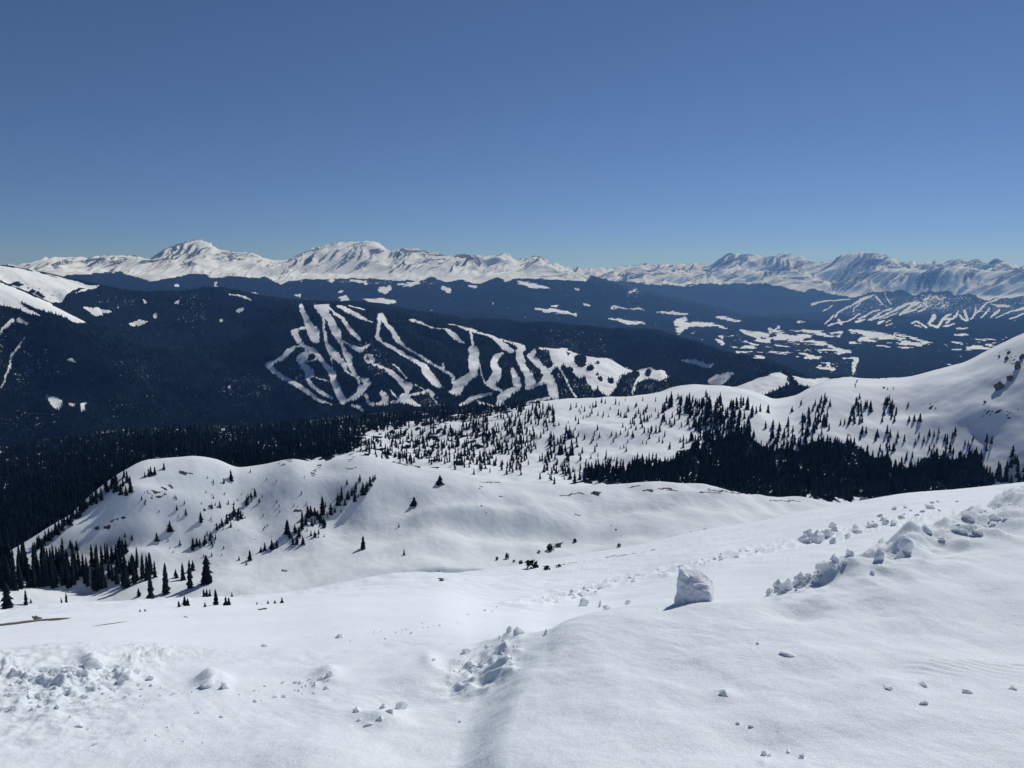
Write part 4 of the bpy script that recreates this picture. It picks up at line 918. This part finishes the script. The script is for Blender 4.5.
for i, (u, v, w_, h_, lab) in enumerate([(1000,388,11,8,'largest dark rock outcrop on the right shoulder'), (1009,380,8,7,'dark rock just above the largest outcrop'), (1017,368,6,10,'tall rock near the right edge of the shoulder'), (1007,359,5,4,'rock below the shoulder crest'),
                                         (1009,353,4,3,'topmost rock on the shoulder crest'), (999,357,3,3,'small rock left of the topmost ones'), (1022,358,6,6,'rock at the right edge under the crest'), (985,402,4,2,'small flat rock below the largest outcrop'), (884,388,3,2,'small rock on the saddle crest')]):
    put(ROCKS[i % 4], 'rock', 'wood', u, v, w_ * .8, h_ * .7, lab, 'rock', sink=.45)
put(ROCKS[1], 'rock', 'knoll', 558, 547, 7, 4, 'snow-capped grey rock beside a dwarf conifer in the bowl', 'rock')
put(ROCKS[2], 'rock', 'knoll', 596, 493.5, 9, 2.5, 'brown flat rock on the crest of the knoll', 'rock')
put(ROCKS[3], 'rock', 'slope', 441, 581, 7, 2, 'flat brown rock on the edge of the long slope', 'rock')
put(ROCKS[0], 'rock', 'slope', 38, 619.5, 9, 2, 'brown rock in the bare strip at the left edge', 'rock')

# the big block: a slab of packed snow with a raised left corner
def block_mesh():
    bm = bmesh.new()
    ring = [[(-.50,-.36,-.12),(.02,-.46,-.12),(.50,-.34,-.12),(.50,.34,-.12),(-.05,.46,-.12),(-.48,.34,-.12)],
            [(-.50,-.36,.18),(.0,-.50,.14),(.53,-.36,.14),(.52,.34,.2),(-.02,.46,.2),(-.47,.34,.2)],
            [(-.45,-.30,.62),(.02,-.40,.44),(.48,-.32,.40),(.46,.32,.50),(.0,.44,.7),(-.43,.30,.7)],
            [(-.44,-.20,.96),(-.08,-.20,.66),(.36,-.14,.54),(.34,.24,.62),(.02,.34,.84),(-.36,.22,.95)]]
    V_ = [[bm.verts.new(p) for p in q] for q in ring]
    for a, b in zip(V_[:-1], V_[1:]):
        for i in range(6): bm.faces.new((a[i], a[(i+1) % 6], b[(i+1) % 6], b[i]))
    bm.faces.new(V_[-1]); bm.faces.new(V_[0][::-1])
    bmesh.ops.bevel(bm, geom=list(bm.edges), offset=.035, segments=2, profile=.6, affect='EDGES', clamp_overlap=True)
    bmesh.ops.triangulate(bm, faces=bm.faces)
    bmesh.ops.subdivide_edges(bm, edges=list(bm.edges), cuts=2, use_grid_fill=True)
    bmesh.ops.triangulate(bm, faces=bm.faces)
    bm.normal_update()
    for v in bm.verts:
        n = .055 * float(fbm(np.array(v.co.x * 2.6 + 3), np.array(v.co.y * 2.6 + v.co.z * 2.9), 4, 90))
        v.co += v.normal * n
    me = bpy.data.meshes.new('snow_block'); bm.to_mesh(me); bm.free()
    for p in me.polygons: p.use_smooth = True
    me.materials.append(MAT_BLOCK); return me
p, r_, ok = pick('bank', 696, 602)
p, r_ = p[0], r_[0]; m_ = math.hypot(r_, p[2]) / F
o = bpy.data.objects.new('snow_block', block_mesh()); col.objects.link(o)
o.location = (p[0], p[1] + .06, p[2] - .015); o.scale = (33 * m_, 31 * m_, 34 * m_); o.rotation_euler = (0, 0, -math.atan2(p[0], p[1]) - .12)
o['label'] = 'large upright block of packed snow on the crest of the near bank'; o['category'] = 'snow block'
put(CHUNKS[0], 'snow_chunk', 'bank', 687, 603, 12, 7, 'rounded snow lump against the left foot of the large block', 'snow chunk')
put(CHUNKS[1], 'snow_chunk', 'bank', 711, 600.5, 9, 7, 'small snow lump against the right foot of the large block', 'snow chunk')

for i, (key, u, v, w_, h_, lab) in enumerate(UNIQUE):
    put(CHUNKS[i % 7], 'snow_chunk', key, u, v, w_, h_ * (.72 if v > 640 else 1), lab, 'snow chunk', sink=.45 if v > 640 else .36)
CRUMBS = []
def crumbs(key, poly, n, s0, s1, lab, grp, seed, hfac=.6):
    q = scatter(poly, n, 2.2, seed); g_ = np.random.default_rng(seed)
    for (u, v), s_ in zip(q, s0 + (s1 - s0) * g_.random(len(q)) ** 2): CRUMBS.append((s_, key, u, v, s_ * hfac, lab, grp))
crumbs('bank', [(0,672),(80,668),(200,690),(180,704),(100,705),(0,712)], 90, 1.5, 6, 'small crumb in the debris field on the left', 'snow crumbs of the left debris field', 401)
crumbs('bank', [(0,712),(150,704),(240,716),(200,750),(60,740)], 22, 1.5, 3.5, 'scattered crumb on the smooth lower left snow', 'scattered crumbs at the lower left', 402)
crumbs('bank', [(230,686),(310,676),(345,674),(330,692),(270,704),(235,700)], 26, 2, 6, 'clod in the debris between the ledge and the drift', 'clods of the middle debris', 403)
crumbs('bank', [(445,668),(470,655),(505,634),(520,640),(515,660),(490,668),(460,676)], 30, 2, 6, 'chunk on the face of the pile by the drift', 'chunks on the pile face', 404)
crumbs('bank', [(762,590),(785,578),(835,560),(850,560),(830,572),(795,592),(770,596)], 46, 2.5, 9, 'chunk in the rubble along the berm edge', 'chunks in the rubble along the berm', 405)
crumbs('bank', [(940,540),(960,520),(1010,500),(1024,505),(990,530),(950,545)], 26, 3, 11, 'lump on the rough upper end of the berm', 'lumps on the upper berm', 406, .4)
crumbs('slope', [(560,592),(640,574),(720,554),(760,545),(765,550),(700,566),(640,582),(570,600)], 44, 2, 7, 'flat clod along the tracks on the long slope', 'clods along the slope tracks', 407, .4)
crumbs('slope', [(780,540),(850,520),(900,508),(960,498),(960,506),(870,530),(800,546)], 38, 3, 10, 'clod in the churned lane behind the berm', 'clods in the churned lane', 408, .5)
crumbs('slope', [(330,640),(420,622),(520,602),(540,600),(440,628),(360,645)], 26, 2, 5, 'clod in the faint track on the middle slope', 'clods of the faint track', 409, .4)

CRUMBS.sort(key=lambda c: -c[0])
N_CH = 296 - len(UNIQUE) - 2
for s_, key, u, v, h_, lab, grp in CRUMBS[:N_CH]:
    put(CHUNKS[random.randrange(8)], 'snow_chunk', key, u, v, s_, h_, lab, 'snow chunk', grp)
co, fa, base = [], [], 0             # the finest crumbs, past counting
for s_, key, u, v, h_, lab, grp in CRUMBS[N_CH:]:
    o = put(CHUNKS[random.randrange(8)], 'snow_debris', key, u, v, s_, h_, lab, 'snow debris', grp)
    me = o.data; a = np.empty(len(me.vertices) * 3); me.vertices.foreach_get('co', a); f = np.empty(len(me.polygons) * 3, int); me.polygons.foreach_get('vertices', f)
    rm = np.array(o.rotation_euler.to_matrix()); a = (a.reshape(-1, 3) * np.array(o.scale)) @ rm.T + np.array(o.location)
    co.append(a); fa.append(f.reshape(-1, 3) + base); base += len(a); bpy.data.objects.remove(o)
if co:
    o = mesh_raw('snow_debris', np.vstack(co), np.vstack(fa), MAT_CHUNK)
    o['kind'] = 'stuff'; o['label'] = 'finest snow crumbs strewn over the debris fields and tracks'; o['category'] = 'snow debris'

# ------------------------------------------------------------------ air, sky, sun, camera
me = bpy.data.meshes.new('haze'); bm = bmesh.new(); bmesh.ops.create_cube(bm, size=1); bm.to_mesh(me); bm.free()
o = bpy.data.objects.new('haze', me); col.objects.link(o)
zlo = min(float(s_['z'].min()) for s_ in SHEETS.values()) - 1; zhi = max(float(s_['z'].max()) for s_ in SHEETS.values()) + 5
o.location = (0, 16000, (zlo + zhi) / 2); o.scale = (68000, 36000, zhi - zlo)
o['kind'] = 'stuff'; o['label'] = 'thin blue mountain haze over the valley'; o['category'] = 'haze'
m = bpy.data.materials.new('haze'); m.use_nodes = True; nt = m.node_tree; nt.nodes.clear()
out = nt.nodes.new('ShaderNodeOutputMaterial'); pv = nt.nodes.new('ShaderNodeVolumePrincipled')
pv.inputs['Color'].default_value = (.19, .44, 1, 1); pv.inputs['Density'].default_value = 3.1e-5; pv.inputs['Anisotropy'].default_value = .3
pv.inputs['Absorption Color'].default_value = (1, 1, 1, 1)
nt.links.new(pv.outputs['Volume'], out.inputs['Volume']); me.materials.append(m)
o.visible_shadow = True

SUN_AZ, SUN_EL = R(38), R(44)           # azimuth right of the view, elevation
w = bpy.data.worlds.new('World'); scene.world = w; w.use_nodes = True
nt = w.node_tree; bg = nt.nodes['Background']
sky = nt.nodes.new('ShaderNodeTexSky'); sky.sky_type = 'NISHITA'; sky.sun_disc = False
sky.sun_elevation = SUN_EL; sky.sun_rotation = SUN_AZ
sky.altitude = 6000; sky.air_density = 1.2; sky.dust_density = 0; sky.ozone_density = 3
tc = nt.nodes.new('ShaderNodeTexCoord'); va = nt.nodes.new('ShaderNodeVectorMath'); va.operation = 'ADD'; va.inputs[1].default_value = (0, 0, .06)
vn = nt.nodes.new('ShaderNodeVectorMath'); vn.operation = 'NORMALIZE'      # the thick grey air at the very horizon is the haze box's part
nt.links.new(tc.outputs['Generated'], va.inputs[0]); nt.links.new(va.outputs[0], vn.inputs[0]); nt.links.new(vn.outputs[0], sky.inputs[0])
tint = nt.nodes.new('ShaderNodeMix'); tint.data_type = 'RGBA'; tint.blend_type = 'MULTIPLY'; tint.inputs['Factor'].default_value = 1; tint.inputs['B'].default_value = (.80, .865, .985, 1)
nt.links.new(sky.outputs[0], tint.inputs['A']); nt.links.new(tint.outputs['Result'], bg.inputs[0]); bg.inputs[1].default_value = .071
ld = bpy.data.lights.new('sun', 'SUN'); ld.energy = 2.95; ld.angle = R(.53); ld.color = (1, .972, .925)
so = bpy.data.objects.new('sun', ld); col.objects.link(so)
dirv = (math.sin(SUN_AZ) * math.cos(SUN_EL), math.cos(SUN_AZ) * math.cos(SUN_EL), math.sin(SUN_EL))
import mathutils
so.rotation_euler = mathutils.Vector(dirv).to_track_quat('Z', 'Y').to_euler()
so.location = (40, 40, 60)

cam = bpy.data.cameras.new('camera'); co_ = bpy.data.objects.new('camera', cam); col.objects.link(co_)
cam.sensor_fit = 'HORIZONTAL'; cam.sensor_width = 36; cam.lens = F / 1024 * 36
cam.clip_start = .05; cam.clip_end = 200000
co_.location = (0, 0, 0); co_.rotation_euler = (R(90) - PITCH, 0, 0)
scene.camera = co_

vs = scene.view_settings; vs.view_transform = 'Standard'; vs.look = 'None'; vs.exposure = 0; vs.gamma = 1; vs.use_curve_mapping = False
scene.render.engine = 'CYCLES'
scene.cycles.use_denoising = True
scene.cycles.max_bounces = 6; scene.cycles.diffuse_bounces = 3; scene.cycles.volume_bounces = 0
scene.cycles.use_adaptive_sampling = False
